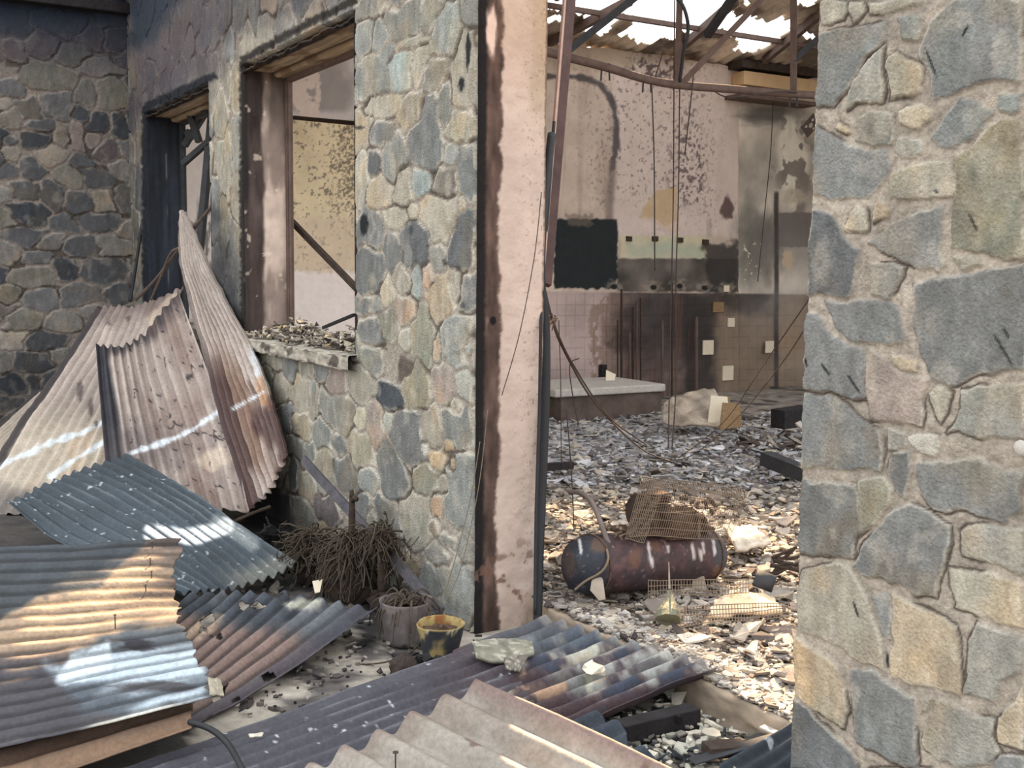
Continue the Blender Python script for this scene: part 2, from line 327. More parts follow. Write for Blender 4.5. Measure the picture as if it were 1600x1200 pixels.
def build_right():
    step = .0045; X, Z = wallgrid(XR, XR + 1.45, .0, ZT - .9, step)
    px, py = proj(np.stack([X, np.zeros_like(X), Z], -1))
    wx = X + (fbm(X * 12, Z * 12, 61) - .5) * .03 + (fbm(X * 30, Z * 30, 63) - .5) * .012; wz = Z + (fbm(X * 12 + 50, Z * 12, 62) - .5) * .03 + (fbm(X * 30, Z * 30, 64) - .5) * .012
    sdm = np.full(X.shape, -1.0); idn = np.zeros(X.shape, int); base = np.zeros(X.shape + (3,))
    for i, ((ox, oy, s), k, pts) in enumerate(RS):
        q = [tuple(map(float, a.split(','))) for a in pts.split()]
        W = [PY(ox + a * s, oy + b * s) for a, b in q]; W = [(p[0], p[2]) for p in W]
        sd_ = -sdpoly(wx, wz, W); m = sd_ > sdm; sdm = np.where(m, sd_, sdm); idn[m] = i + 1; base[m] = rgb(*SC_[k])
    # stones beyond the frame
    far = (px > 1612) | (py > 1212) | (py < -14)
    r2 = random.Random(5); seeds = [(r2.uniform(XR, XR + 1.5), r2.uniform(0, 3.4), .11, .09, r2.choice('sgetsobd')) for _ in range(150)]
    sd2, id2, b2 = voronoi(wx, wz, seeds); sdm = np.where(far, np.minimum(sd2, .2), sdm); idn = np.where(far, id2 + 100, idn); base = np.where(far[..., None], b2, base)
    h, c = stone_face(sdm, idn, X, Z, base, 0, .008, cw=.003)
    for (cx, cy, a, l) in [(1463, 100, 1.2, 26), (1517, 50, -1.1, 10), (1575, 545, 1.05, 28), (1580, 520, 1.1, 10), (1345, 600, 1.0, 18), (1300, 575, .9, 12), (1345, 950, 1.3, 14), (1392, 1030, 1.5, 12), (1530, 350, 1.1, 16), (1472, 300, .3, 5), (1270, 565, 1.4, 7)]:
        dx = px - cx; dy = py - cy; u = dx * math.cos(a) + dy * math.sin(a); vv = -dx * math.sin(a) + dy * math.cos(a)
        c = mixc(c, rgb(30, 32, 36), (1 - sst(.6, 1.1, np.abs(u) / l + (vn(px * .3, py * .3, 3) - .5) * .5)) * (1 - sst(1.0, 2.6, np.abs(vv))) * .9)
    y = -h - .012; y[0, :] = .02; y[-1, :] = .02
    P = np.stack([X, y, Z], -1); c[0, :] = c[1, :]
    r = empty('wall_front', (XR + .7, .15, 0), kind='structure')
    gridmesh('stone_facing', P, c, m=M['stone'], parent=r, flip=False)
    b = MB().box((XR + .004, .0, 0), (XR + 1.45, WT, ZT)); b.build('wall_core', M['plain'], r)

def voronoi(wx, wz, seeds, cap=1.2, gap=.007):
    S = np.array([(a[0], a[1], a[2], a[3]) for a in seeds]); cols = np.array([rgb(*SC_[a[4]]) for a in seeds])
    rs = np.random.RandomState(len(seeds)); ns = len(seeds); K = 5
    ang = rs.uniform(0, 2 * np.pi, (ns, 1)) + (np.arange(K) + rs.uniform(-.30, .30, (ns, K))) * 2 * np.pi / K; rad = rs.uniform(.84, 1.08, (ns, K))
    CA, SA = np.cos(ang) / rad, np.sin(ang) / rad
    shp = wx.shape; x = wx.ravel(); z = wz.ravel(); n = len(x); sd_ = np.empty(n); idn = np.empty(n, int)
    for c0 in range(0, n, 6000):
        c1 = min(n, c0 + 6000)
        U = (x[c0:c1, None] - S[None, :, 0]) / S[None, :, 2]; V = (z[c0:c1, None] - S[None, :, 1]) / S[None, :, 3]
        k = np.argpartition(U * U + V * V, 6, axis=1)[:, :6]; U = np.take_along_axis(U, k, 1); V = np.take_along_axis(V, k, 1)
        dd = (U[..., None] * CA[k] + V[..., None] * SA[k]).max(-1)
        o = np.argsort(dd, 1); k = np.take_along_axis(k, o, 1); dd = np.take_along_axis(dd, o, 1)
        i1 = k[:, 0]; best = np.full(c1 - c0, 1e9)
        for j in (1, 2, 3):
            ij = k[:, j]; sep = np.hypot(S[i1, 0] - S[ij, 0], S[i1, 1] - S[ij, 1]) + 1e-6
            best = np.minimum(best, (dd[:, j] - dd[:, 0]) * sep / (dd[:, j] + dd[:, 0] + 1e-6) * .5)
        size = np.minimum(S[i1, 2], S[i1, 3]); best = np.minimum(best - gap, (cap - dd[:, 0]) * size)
        sd_[c0:c1] = best; idn[c0:c1] = i1
    return sd_.reshape(shp), idn.reshape(shp), cols[idn].reshape(shp + (3,))

# --- stones of the long front wall: centre, half size and kind, as seen (zoom origin, scale)
_A = (550, 0, .5); _B = (370, 520, .2668); _C6 = (380, 650, 1 / 3.)
FS = [(_A, '65,25,60,35,g 45,115,28,55,b 92,120,22,50,b 175,60,50,60,g 255,40,35,60,b 305,95,50,80,b 375,35,25,50,g 200,135,50,22,e 165,215,45,62,l 70,240,55,75,b 270,230,40,45,g 360,240,38,120,e 105,335,65,33,e 190,350,30,55,e 40,400,25,60,e 100,420,36,38,s 80,510,18,40,d 140,490,33,70,b 240,430,50,95,s 350,395,55,50,e 318,485,20,35,b 225,575,30,33,l 370,540,28,90,s 310,575,35,50,s 35,560,20,80,w 95,600,38,42,e 170,590,26,60,e 355,640,14,33,e 290,680,62,62,e 145,685,36,33,e 200,665,18,28,e 60,715,42,60,s 135,780,24,60,s 205,755,40,78,d 280,800,22,45,g 355,755,43,95,d 60,840,42,62,s 165,875,27,45,e 210,880,18,45,l 245,870,17,40,r 120,915,19,45,w 175,970,28,48,r 280,940,36,80,t 335,900,18,48,e 370,920,33,70,s 45,955,26,35,s 85,955,17,25,b 60,1035,40,43,s 125,1020,27,58,o 230,1050,36,85,o 275,1090,12,50,r 350,1060,58,75,b 175,1065,16,40,e 150,1130,40,48,g'),
      (_B, '155,130,30,60,g 245,155,38,55,g 330,200,36,85,s 420,200,50,60,e 510,215,45,66,s 600,270,60,88,p 270,330,45,75,e 385,350,52,110,e 470,390,25,100,b 740,290,75,105,e 600,460,98,120,g 290,500,48,85,s 400,540,62,65,e 520,590,58,85,b 610,650,38,55,s 740,690,72,105,y 735,510,30,80,y 830,540,42,105,p 905,510,28,58,w 920,370,72,85,k 810,160,68,85,b 960,180,78,85,s 1080,320,72,125,o 1215,300,62,105,p 1360,290,52,88,w 1300,430,28,38,e 1160,540,58,105,e 1010,610,88,145,s 1320,570,88,115,b 1120,690,18,38,w 1260,660,28,33,t 1200,750,48,55,t 1285,775,18,48,t 1230,880,28,48,e 1125,860,58,85,o 930,820,78,145,s 1340,930,83,200,b 790,860,52,72,b 660,840,58,88,s 530,800,46,140,g 445,700,33,68,b 370,670,55,55,g 350,830,23,78,d 425,890,48,68,e 740,1030,56,76,s 880,1050,66,76,s 1050,1090,105,130,e 1180,1010,33,68,r 1170,1130,28,50,r 550,1050,58,78,v 400,1060,68,78,g 280,1060,58,98,v 1370,90,60,90,b'),
      (_C6, '970,590,38,28,g 1060,620,40,65,g 940,660,60,50,g 800,715,48,55,t 880,770,60,75,b 1010,820,88,160,b 780,850,50,70,g')]
def build_front():
    step = .0095; openings = [(-10.20, -8.23, 1.15, 2.95), (-7.46, -5.56, 1.15, 2.95)]
    X, Z = wallgrid(XW, XJ, 0, ZT, step)
    px, py = proj(np.stack([X, np.zeros_like(X), Z], -1))
    seeds = []
    for (ox, oy, s), t in FS:
        for a in t.split():
            q = a.split(','); cx, cy, rx, ry = map(float, q[:4]); x, y = ox + cx * s, oy + cy * s
            p = PY(x, y); p1 = PY(x + rx * s, y); p2 = PY(x, y + ry * s)
            seeds.append((p[0], p[2], abs(p1[0] - p[0]) * 1.12, abs(p2[2] - p[2]) * 1.08, q[4]))
    r2 = random.Random(11); own = [(a[0], a[1]) for a in seeds]; tries = 0
    while tries < 4200:
        tries += 1; x = r2.uniform(XW - .1, XJ + .1); z = r2.uniform(-.1, ZT + .1)
        rr = r2.uniform(.085, .15) if x > -5.6 else r2.uniform(.13, .2)
        if all((x - q[0]) ** 2 + (z - q[1]) ** 2 > (rr + q[2] if False else .0 + (rr * .85 + min(q[2], q[3]) * .8)) ** 2 for q in seeds):
            up_ = z > 1.1
            seeds.append((x, z, rr * r2.uniform(.6, 1.0), rr * r2.uniform(.8, 1.35), r2.choice('bgseobseg' if up_ else 'gesgoetb')))
    wx = X + (fbm(X * 9, Z * 9, 61) - .5) * .012 + (fbm(X * 30, Z * 30, 63) - .5) * .012; wz = Z + (fbm(X * 9 + 50, Z * 9, 62) - .5) * .012 + (fbm(X * 30, Z * 30, 64) - .5) * .012
    sdm, idn, base = voronoi(wx, wz, seeds, cap=1.28, gap=.006)
    h, c = stone_face(sdm, idn, X, Z, base, 0, .009, cw=.0075, rimk=.95)
    # soot stains left by the fire
    n = fbm(X * 3, Z * 3, 71)
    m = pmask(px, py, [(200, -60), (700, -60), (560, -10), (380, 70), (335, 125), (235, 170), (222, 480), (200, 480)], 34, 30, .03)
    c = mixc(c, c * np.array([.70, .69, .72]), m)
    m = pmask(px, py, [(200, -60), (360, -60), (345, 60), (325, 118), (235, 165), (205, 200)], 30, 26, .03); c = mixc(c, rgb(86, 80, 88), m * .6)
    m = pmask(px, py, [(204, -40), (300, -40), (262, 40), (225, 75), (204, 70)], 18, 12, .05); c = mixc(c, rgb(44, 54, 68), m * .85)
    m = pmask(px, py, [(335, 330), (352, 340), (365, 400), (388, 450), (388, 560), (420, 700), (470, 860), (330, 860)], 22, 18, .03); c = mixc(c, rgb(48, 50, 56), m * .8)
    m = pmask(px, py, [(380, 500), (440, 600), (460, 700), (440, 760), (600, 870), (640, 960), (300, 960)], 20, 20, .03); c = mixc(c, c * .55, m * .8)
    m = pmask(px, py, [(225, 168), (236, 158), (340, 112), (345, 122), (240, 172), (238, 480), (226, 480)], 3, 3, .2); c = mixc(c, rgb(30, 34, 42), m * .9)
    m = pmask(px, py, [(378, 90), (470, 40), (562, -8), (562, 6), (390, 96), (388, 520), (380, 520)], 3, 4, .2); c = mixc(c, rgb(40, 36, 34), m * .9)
    for (cx, cy, rx, ry, a) in [(574, 352, 6, 17, .9), (738, 80, 4, 26, .9), (727, 132, 5, 12, .9), (566, 200, 9, 3, .7), (650, 360, 3, 8, .4), (700, 410, 3, 6, .5), (728, 478, 4, 5, .4), (636, 843, 3, 4, .8)]:
        c = mixc(c, rgb(26, 30, 34), blob(px, py, cx, cy, rx, ry, .25, .5) * a)
    keep = np.ones(X.shape, bool); gx = X[:, 0]; gz = Z[0]
    for (a, b, z0, z1) in openings:
        ia, ib = np.abs(gx - a).argmin(), np.abs(gx - b).argmin(); ja, jb = np.abs(gz - z0).argmin(), np.abs(gz - z1).argmin()
        keep[ia + 1:ib, ja + 1:jb] = False; X[ia] = a; X[ib] = b; h[ia, ja:jb + 1] = h[ib, ja:jb + 1] = -.03; h[ia:ib + 1, ja] = h[ia:ib + 1, jb] = -.03
    y = -h - .010; y[-1, :] = .02
    r = empty('wall_front', (-7.5, .15, 0), kind='structure')
    gridmesh('stone_facing', np.stack([X, y, Z], -1), c, vmask=keep, m=M['stone'], parent=r)
    b = MB(); e = .003
    xs = [XW, -10.20 - e, -8.23 + e, -7.46 - e, -5.56 + e, XJ - e]
    for i in (0, 2, 4): b.box((xs[i], 0, 0), (xs[i + 1], WT, ZT))
    for i in (1, 3): b.box((xs[i], 0, 0), (xs[i + 1], WT, 1.15 - e)).box((xs[i], 0, 2.95 + e), (xs[i + 1], WT, ZT))
    b.build('wall_core', M['plain'], r)
    b = MB().box((XW + .01, -.16, ZT - .11), (XJ, WT, ZT + .05)).box((XR, -.05, ZT), (XR + 1.45, WT, ZT + .05)); o = b.build('trim_1', M['char'], None); tag(o, kind='structure')

_G = (0, 0, .25); _H = (0, 280, 240 / 758.)
LS = [(_G, '80,150,110,80,k 370,130,150,90,k 740,260,90,80,k 570,250,80,60,v 270,290,90,90,v 70,330,100,60,v 440,350,100,70,o 620,420,130,60,g 320,480,160,80,o 60,550,80,50,s 540,590,60,80,g 710,590,110,100,o 30,650,40,40,e 180,690,70,60,s 370,660,95,80,s 510,710,55,50,k 615,760,70,60,k 750,790,60,75,k 250,780,90,35,d 50,760,60,60,o 55,880,40,35,d 220,880,90,50,k 390,850,50,70,g 475,860,55,75,p 570,880,50,50,p 660,950,90,50,v 800,940,50,60,s 60,970,55,50,e 320,970,90,60,e 500,1010,75,40,d 50,1070,70,50,d 200,1060,70,70,d 610,1110,100,60,d 770,1080,70,60,g 430,1110,80,60,o'),
      (_H, '110,60,70,55,d 270,80,60,65,d 380,110,65,50,d 520,115,55,50,e 610,100,50,60,d 130,170,95,60,k 310,215,65,45,d 515,215,140,45,d 120,285,120,40,d 375,325,95,45,d 560,325,95,50,g 170,395,80,42,s 30,370,80,50,g 500,445,155,55,d 180,475,140,50,o 210,600,95,60,s 410,580,100,60,s 590,560,60,50,d 40,570,60,50,o 110,690,120,50,o 310,705,80,40,g 40,800,70,42,w 230,800,110,38,d 440,640,60,40,g 160,905,105,45,d 20,900,40,50,g 60,1010,75,50,k 170,1000,40,45,k 300,880,60,50,g 40,1100,80,35,d 430,840,70,60,s')]
def build_left():
    Y, Z = wallgrid(-3.6, 0, 0, ZT, .0105); P0 = np.stack([np.full_like(Y, XW), Y, Z], -1); px, py = proj(P0); seeds = []
    for (ox, oy, s), t in LS:
        for a in t.split():
            q = a.split(','); cx, cy, rx, ry = map(float, q[:4]); x, y = ox + cx * s, oy + cy * s
            p = PX(x, y, XW); p1 = PX(x + rx * s, y, XW); p2 = PX(x, y + ry * s, XW); seeds.append((p[1], p[2], abs(p1[1] - p[1]), abs(p2[2] - p[2]), q[4]))
    r2 = random.Random(21); tries = 0
    while tries < 3000:
        tries += 1; x = r2.uniform(-3.7, .1); z = r2.uniform(-.1, ZT + .1); rr = r2.uniform(.115, .16)
        if all((x - q[0]) ** 2 + (z - q[1]) ** 2 > (rr * .9 + min(q[2], q[3]) * .9) ** 2 for q in seeds):
            seeds.append((x, z, rr * r2.uniform(1.1, 1.6), rr * r2.uniform(.55, .8), r2.choice('dskdsogk')))
    wx = Y + (fbm(Y * 8, Z * 8, 81) - .5) * .02 + (fbm(Y * 26, Z * 26, 83) - .5) * .012; wz = Z + (fbm(Y * 8 + 50, Z * 8, 82) - .5) * .02 + (fbm(Y * 26, Z * 26, 84) - .5) * .012
    sdm, idn, base = voronoi(wx, wz, seeds, cap=1.3, gap=.008); h, c = stone_face(sdm, idn, Y, Z, base, 0, .012, rgb(166, 158, 146), cw=.007, rimk=.7)
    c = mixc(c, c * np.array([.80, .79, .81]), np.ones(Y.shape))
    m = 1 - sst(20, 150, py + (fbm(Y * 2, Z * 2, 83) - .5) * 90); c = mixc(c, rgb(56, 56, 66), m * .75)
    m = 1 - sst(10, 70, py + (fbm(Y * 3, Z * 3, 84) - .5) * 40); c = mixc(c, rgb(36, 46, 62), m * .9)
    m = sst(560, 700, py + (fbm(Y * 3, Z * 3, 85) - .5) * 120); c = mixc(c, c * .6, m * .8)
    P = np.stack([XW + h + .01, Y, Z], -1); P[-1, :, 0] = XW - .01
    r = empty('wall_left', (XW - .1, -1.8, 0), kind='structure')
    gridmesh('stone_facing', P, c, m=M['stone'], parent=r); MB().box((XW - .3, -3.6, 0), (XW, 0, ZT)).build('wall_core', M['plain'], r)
    # burnt eave along the top of this wing
    b = MB(); zt = PX(100, 14, XW)[2]
    b.box((XW - .3, -3.6, zt), (XW + .14, 0, zt + .10)); o = b.build('trim_2', M['char'], None, bevel=.01); tag(o, kind='structure')
    Yg, Ug = np.meshgrid(np.linspace(-3.6, 0, 90), np.linspace(0, 1, 8), indexing='ij')
    P = np.stack([XW + .16 - Ug * .04 + .03 * fbm(Yg * 5, Ug, 3), Yg, zt + .015 + Ug * .03 + .02 * fbm(Yg * 4, Ug, 5)], -1)
    return r
build_right(); build_front(); build_left()

# ================================================================== REVEALS OF WINDOWS AND DOORWAY
def reveal(px, py, y, paint): return paint
def jamb_grid(name, x, z0, z1, parent, paint, step=.008, y0=-.012, y1=WT):
    Y, Z = np.meshgrid(np.linspace(y0, y1, int((y1 - y0) / step)), np.linspace(z0, z1, int((z1 - z0) / step)), indexing='ij')
    P = np.stack([np.full_like(Y, x), Y, Z], -1); q = proj(P); C = paint(q[0], q[1], Y, Z)
    P[..., 0] += (fbm(Y * 20, Z * 20, 3) - .5) * .008 + (fbm(Y * 4, Z * 4, 5) - .5) * .008
    P[0, :, 0] -= .01; P[-1, :, 0] -= .02
    return gridmesh(name, P, C, m=M['plaster'], parent=parent)
def paint_door(px, py, Y, Z):
    n = fbm(Y * 14, Z * 14, 7); c = np.ones(Y.shape + (3,)) * rgb(196, 178, 168); c = c * (1 + (fbm(Y * 8, Z * 5, 17) - .5)[..., None] * .12)
    fine = fbm(Y * 60, Z * 60, 19)
    wb = .092 + .035 * (fbm(Z * 2.2, Z * 0, 23) - .5) * 2 + .012 * (vn(Z * 14, Y * 3, 24) - .5) * 2 + .02 * np.where((Z > 1.9) & (Z < 2.35), -1, 0) * 0
    m = 1 - sst(-.004, .016, Y - wb + (fine - .5) * .02); br = np.ones(Y.shape + (3,)) * rgb(84, 68, 62); br = br * (1 + (fbm(Y * 30, Z * 8, 27) - .5)[..., None] * .9)
    pl = sst(.60, .72, fbm(Y * 16, Z * 5, 29)); br = mixc(br, rgb(176, 154, 144), pl * .6 * sst(.02, .05, Y)); c = mixc(c, br, m)
    m = 1 - sst(.016, .036, Y + (fine - .5) * .012); c = mixc(c, rgb(26, 24, 26), m * .95)
    tp = blob(px, py, 768, 48, 8, 40, .3, .3); c = mixc(c, rgb(226, 206, 200), tp * .95)
    ed = sst(.225, .262, Y + (fbm(Y * 6, Z * 7, 37) - .5) * .05) * sst(2.15, 2.4, Z); c = mixc(c, rgb(176, 160, 142), ed * .75)
    ed = sst(.318, .326, Y + (fine - .5) * .01); c = mixc(c, rgb(90, 72, 60), ed * .7)
    sp = sst(.70, .76, fbm(Y * 90, Z * 90, 39)); c = mixc(c, rgb(110, 88, 80), sp * .5 * sst(.12, .3, Y))
    sp = sst(.66, .72, fbm(Y * 18, Z * 18, 40)) * (1 - sst(.2, .55, Z)); c = mixc(c, rgb(120, 92, 80), sp * .8)
    c = mixc(c, rgb(20, 18, 20), blob(px, py, 771, 501, 5, 7, .15, .1))
    up = sst(2.2, 2.7, Z); c = mixc(c, c * np.array([.97, .93, .88]), up * .8)
    return c
d1 = empty('door_1', (XJ, .17, 0), kind='structure')
jamb_grid('door_reveal', XJ + .012, -.05, ZT, d1, paint_door, .006)
def paint_win(dark, base=(206, 188, 176)):
    def f(px, py, Y, Z):
        n = fbm(Y * 12, Z * 6, 7 + int(dark * 10)); c = np.ones(Y.shape + (3,)) * rgb(*base); c = c * (1 + (fbm(Y * 20, Z * 12, 3) - .5)[..., None] * .25)
        m = 1 - sst(.10, .13, Y + (n - .5) * .05); br = np.ones(Y.shape + (3,)) * rgb(74, 64, 62) * (1 + (fbm(Y * 25, Z * 5, 6) - .5)[..., None] * .9); c = mixc(c, br, m)
        m = 1 - sst(.0, .03, Y); c = mixc(c, rgb(38, 36, 38), m * .9)
        st = sst(.48, .66, fbm(Y * 9, Z * 2.2, 9)); c = mixc(c, rgb(82, 70, 66), st * .5)
        top = sst(2.45, 2.9, Z + (n - .5) * .3); c = mixc(c, rgb(50, 44, 42), top * .6)
        ch = sst(.70, .74, fbm(Y * 14, Z * 14, 12)); c = mixc(c, rgb(220, 205, 190), ch * .7)
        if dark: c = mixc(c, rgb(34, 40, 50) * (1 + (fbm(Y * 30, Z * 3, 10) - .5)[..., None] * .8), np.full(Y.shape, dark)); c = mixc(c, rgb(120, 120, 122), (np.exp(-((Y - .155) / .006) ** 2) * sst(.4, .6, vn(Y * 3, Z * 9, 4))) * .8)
        return c
    return f
def paint_lint(px, py, Y, Xx):
    c = np.ones(Y.shape + (3,)) * rgb(180, 162, 138); c = c * (1 + (fbm(Xx * 3, Y * 60, 5) - .5)[..., None] * .5)
    m = 1 - sst(.05, .08, Y + (fbm(Xx * 8, Y * 8, 6) - .5) * .03); c = mixc(c, rgb(34, 30, 30), m * .95)
    m = np.exp(-((Y - .20) / .008) ** 2); c = mixc(c, rgb(60, 46, 36), m * .9)
    m = sst(.5, .72, fbm(Xx * 4, Y * 10, 8)); c = mixc(c, rgb(96, 76, 60), m * .6)
    return c
def window(n, a, b, z0, z1, dark):
    r = empty('window_%d' % n, ((a + b) / 2, .17, z0), kind='structure')
    jamb_grid('reveal', a + .012, z0, z1, r, paint_win(dark), .008)
    jamb_grid('reveal', b - .012, z0, z1, r, paint_win(dark), .02)
    Xg, Y = np.meshgrid(np.linspace(a, b, 190), np.linspace(-.02, WT, 44), indexing='ij')
    P = np.stack([Xg, Y, z1 - .012 - .01 * fbm(Xg * 6, Y * 20, 4) - .035 * sst(.02, 0, Y) * fbm(Xg * 14, Y, 5) - .03 * sst(.205, .215, Y)], -1)
    gridmesh('lintel', P, paint_lint(0, 0, Y, Xg), m=M['plaster'], parent=r, thick=.01)
    # steel frame left in the opening, near the inner face
    f = MB(); yy = .272
    for (x, s) in ((a + .03, 1), (b - .03, -1)):
        f.box((x - .018, yy, z0 + .02), (x + .018, yy + .045, z1 - .05)).box((x + s * .018 - .004, yy + .01, z0 + .02), (x + s * .018 + .012, yy + .025, z1 - .05))
    f.box((a + .03, yy, z1 - .085), (b - .03, yy + .045, z1 - .05)); f.build('window_frame', M['steel'] if not dark else M['dsteel'], r, bevel=.003)
    return r
w1 = window(1, -7.46, -5.56, 1.15, 2.95, 0); w2 = window(2, -10.20, -8.23, 1.15, 2.95, .93)
# concrete window sill, projecting and chipped
for (a, b, pr, root) in ((-7.56, -5.53, .07, w1), (-10.25, -8.2, .05, w2)):
    Xg, U = np.meshgrid(np.linspace(a, b, 200), np.linspace(0, 1, 60), indexing='ij')
    prof = np.array([(WT, 1.155), (.0, 1.155), (-pr, 1.150), (-pr - .006, 1.142), (-pr - .004, 1.075), (-pr + .01, 1.068), (.01, 1.068)])
    s = np.linspace(0, 6, 60); Yp = np.interp(s, range(7), prof[:, 0]); Zp = np.interp(s, range(7), prof[:, 1])
    nn = fbm(Xg * 14, U * 12, 3) - .5; P = np.stack([Xg, Yp[None, :] + nn * .02 * (Yp[None, :] < .05), Zp[None, :] + nn * .012], -1)
    c = np.ones(Xg.shape + (3,)) * rgb(172, 166, 154) * (1 + (fbm(Xg * 20, U * 20, 5) - .5)[..., None] * .5)
    c = mixc(c, rgb(60, 52, 48), sst(.55, .7, fbm(Xg * 7, U * 7, 6)) * .7); c = mixc(c, rgb(52, 48, 46), np.exp(-((U - .95) / .05) ** 2) * .6)
    P[0, :, 0] += .0; gridmesh('window_sill', P, c, m=M['plaster'], parent=root, thick=.0, flip=True)
# ================================================================== HALL: END WALL, SIDE WALLS, ROOF, FLOORS
YF = 9.5
ZW = PX(1000, 84, XW)[2]
def seg(px, py, pts):
    D = np.full(np.shape(px), 1e9)
    for (ax, ay), (bx, by) in zip(pts[:-1], pts[1:]):
        ex, ey = bx - ax, by - ay; t = np.clip(((px - ax) * ex + (py - ay) * ey) / (ex * ex + ey * ey), 0, 1)
        D = np.minimum(D, np.hypot(px - ax - ex * t, py - ay - ey * t))
    return D
def paint_end(px, py, Y, Z):
    N = lambda f, s, o=4: fbm(Y * f, Z * f, s, o)
    c = np.ones(Y.shape + (3,)) * rgb(204, 188, 174); c = c * (1 + (N(1.3, 3) - .5)[..., None] * .22)
    c = mixc(c, rgb(180, 165, 152), sst(.45, .6, N(2.2, 5)) * .5)
    c = mixc(c, rgb(206, 188, 174), sst(.56, .66, N(3.1, 6)) * .5)
    drip = sst(.55, .75, fbm(Y * 9, Z * .7, 8)); c = mixc(c, rgb(150, 134, 122), drip * .35)
    R = lambda x0, y0, x1, y1, soft=2, warp=2, fr=.15, s=5: pmask(px, py, [(x0, y0), (x1, y0), (x1, y1), (x0, y1)], soft, warp, fr, s)
    # doorway view
    sel = px > 700
    c = mixc(c, rgb(212, 197, 190), R(960, 100, 1152, 372, 6, 10, .05) * .7)
    c = mixc(c, rgb(140, 128, 116), R(850, 60, 1290, 100, 8, 10, .04) * .5)
    c = mixc(c, rgb(170, 152, 130), R(850, 70, 990, 112, 5, 6) * .5)
    sp = sst(.64, .72, N(34, 11)) * blob(px, py, 1010, 210, 110, 150, .5, .6, 12); c = mixc(c, rgb(110, 98, 100), sp * .7 * sel)
    sp = sst(.55, .64, N(28, 13)) * blob(px, py, 1075, 250, 28, 75, .4, .6, 14); c = mixc(c, rgb(96, 82, 84), sp * .8)
    sp = sst(.5, .6, N(16, 13)) * blob(px, py, 1025, 105, 40, 20, .4, .6, 14); c = mixc(c, rgb(80, 70, 68), sp * .8)
    d = seg(px, py, [(846, 119), (905, 120), (935, 130), (955, 155), (964, 190), (963, 225), (958, 262)]) + (N(9, 15) - .5) * 8
    c = mixc(c, rgb(56, 54, 58), (1 - sst(1.5, 7, d)) * .75 * sel); d2 = seg(px, py, [(957, 255), (954, 300), (952, 340)]); c = mixc(c, rgb(110, 98, 96), (1 - sst(2, 10, d2)) * .6)
    c = mixc(c, rgb(196, 172, 140), pmask(px, py, [(1002, 325), (1025, 300), (1058, 292), (1060, 365), (1040, 362), (1020, 345), (1000, 340)], 1, 4, .1))
    c = mixc(c, rgb(214, 198, 192), R(965, 338, 1110, 372, 3, 10, .12) * .6); c = mixc(c, rgb(196, 172, 140), pmask(px, py, [(1002, 325), (1025, 300), (1058, 292), (1060, 345), (1040, 352)], 1, 4, .1) * .8)
    c = mixc(c, rgb(204, 196, 170), R(970, 368, 1108, 403, 1, 1)); c = mixc(c, rgb(172, 184, 168), R(985, 380, 1098, 400, 8, 10, .06) * .7)
    bl = rgb(94, 88, 83) * (1 + (N(3.5, 17) - .5)[..., None] * .9)
    c = mixc(c, bl, R(964, 404, 1155, 456, 1.5, 2)); c = mixc(c, rgb(52, 50, 50), R(1100, 380, 1152, 460, 5, 12, .08) * .8)
    c = mixc(c, rgb(104, 88, 84), blob(px, py, 1137, 325, 11, 17, .2, .4)); c = mixc(c, rgb(150, 138, 126), R(1104, 340, 1112, 372) * .4)
    # right recess
    rr = np.ones(Y.shape + (3,)) * rgb(196, 188, 176) * (1 + (N(2, 19) - .5)[..., None] * .6); c = mixc(c, rr, R(1156, 158, 1330, 470, 1.5, 2) * .95)
    c = mixc(c, rgb(84, 84, 80), (blob(px, py, 1210, 178, 44, 16, .6, .4) + blob(px, py, 1190, 380, 34, 60, .6, .5) * .8).clip(0, 1) * .8)
    sw = sst(.47, .52, N(5, 21)); c = mixc(c, rgb(116, 108, 102), (1 - sw) * blob(px, py, 1248, 260, 30, 80, .4, .4) * .7); c = mixc(c, rgb(222, 216, 200), sw * blob(px, py, 1245, 255, 26, 68, .3, .4)); c = mixc(c, rgb(186, 178, 160), blob(px, py, 1245, 305, 20, 15, .3, .5) * .8)
    c = mixc(c, rgb(118, 112, 108), R(1222, 332, 1290, 386, 1, 1)); c = mixc(c, rgb(206, 184, 156), blob(px, py, 1236, 405, 9, 14, .2, .5) * .9)
    c = mixc(c, rgb(232, 226, 208), sst(.68, .72, N(24, 23)) * R(1165, 380, 1196, 450, 5, 3))
    # dado below
    lo = sst(454, 457, py + (px - 860) * -.012) * sel
    low = np.ones(Y.shape + (3,)) * rgb(186, 168, 164) * (1 + (N(3, 25) - .5)[..., None] * .25)
    a = sst(925, 965, px + (N(5, 26) - .5) * 46); low = mixc(low, rgb(118, 102, 96) * (1 + (N(4, 27) - .5)[..., None] * .8), a)
    c2 = sst(.5, .53, N(11, 28)) * R(922, 465, 960, 615, 4, 6); low = mixc(low, rgb(146, 126, 114), c2 * .8)
    low = mixc(low, rgb(50, 50, 54), blob(px, py, 1040, 500, 60, 60, .6, .6) * .65); low = mixc(low, rgb(58, 55, 54), R(1062, 455, 1122, 620, 14, 20, .05) * .75)
    low = mixc(low, rgb(146, 130, 112), R(1122, 470, 1290, 625, 10, 16, .05) * .75); low = mixc(low, rgb(64, 60, 58), R(1130, 440, 1205, 490, 10, 14, .06) * .7)  # brownish haze over the right end put into the wall colour
    low = mixc(low, rgb(170, 150, 128), R(1222, 400, 1268, 580, 8, 10, .05) * .6); low = mixc(low, rgb(36, 36, 38), R(1208, 606, 1300, 640, 3, 4))
    low = mixc(low, rgb(112, 76, 68), sst(.6, .7, fbm(Y * 14, Z * 1.2, 29)) * R(935, 455, 1080, 600, 6, 5) * .5)
    c = mixc(c, low, lo)
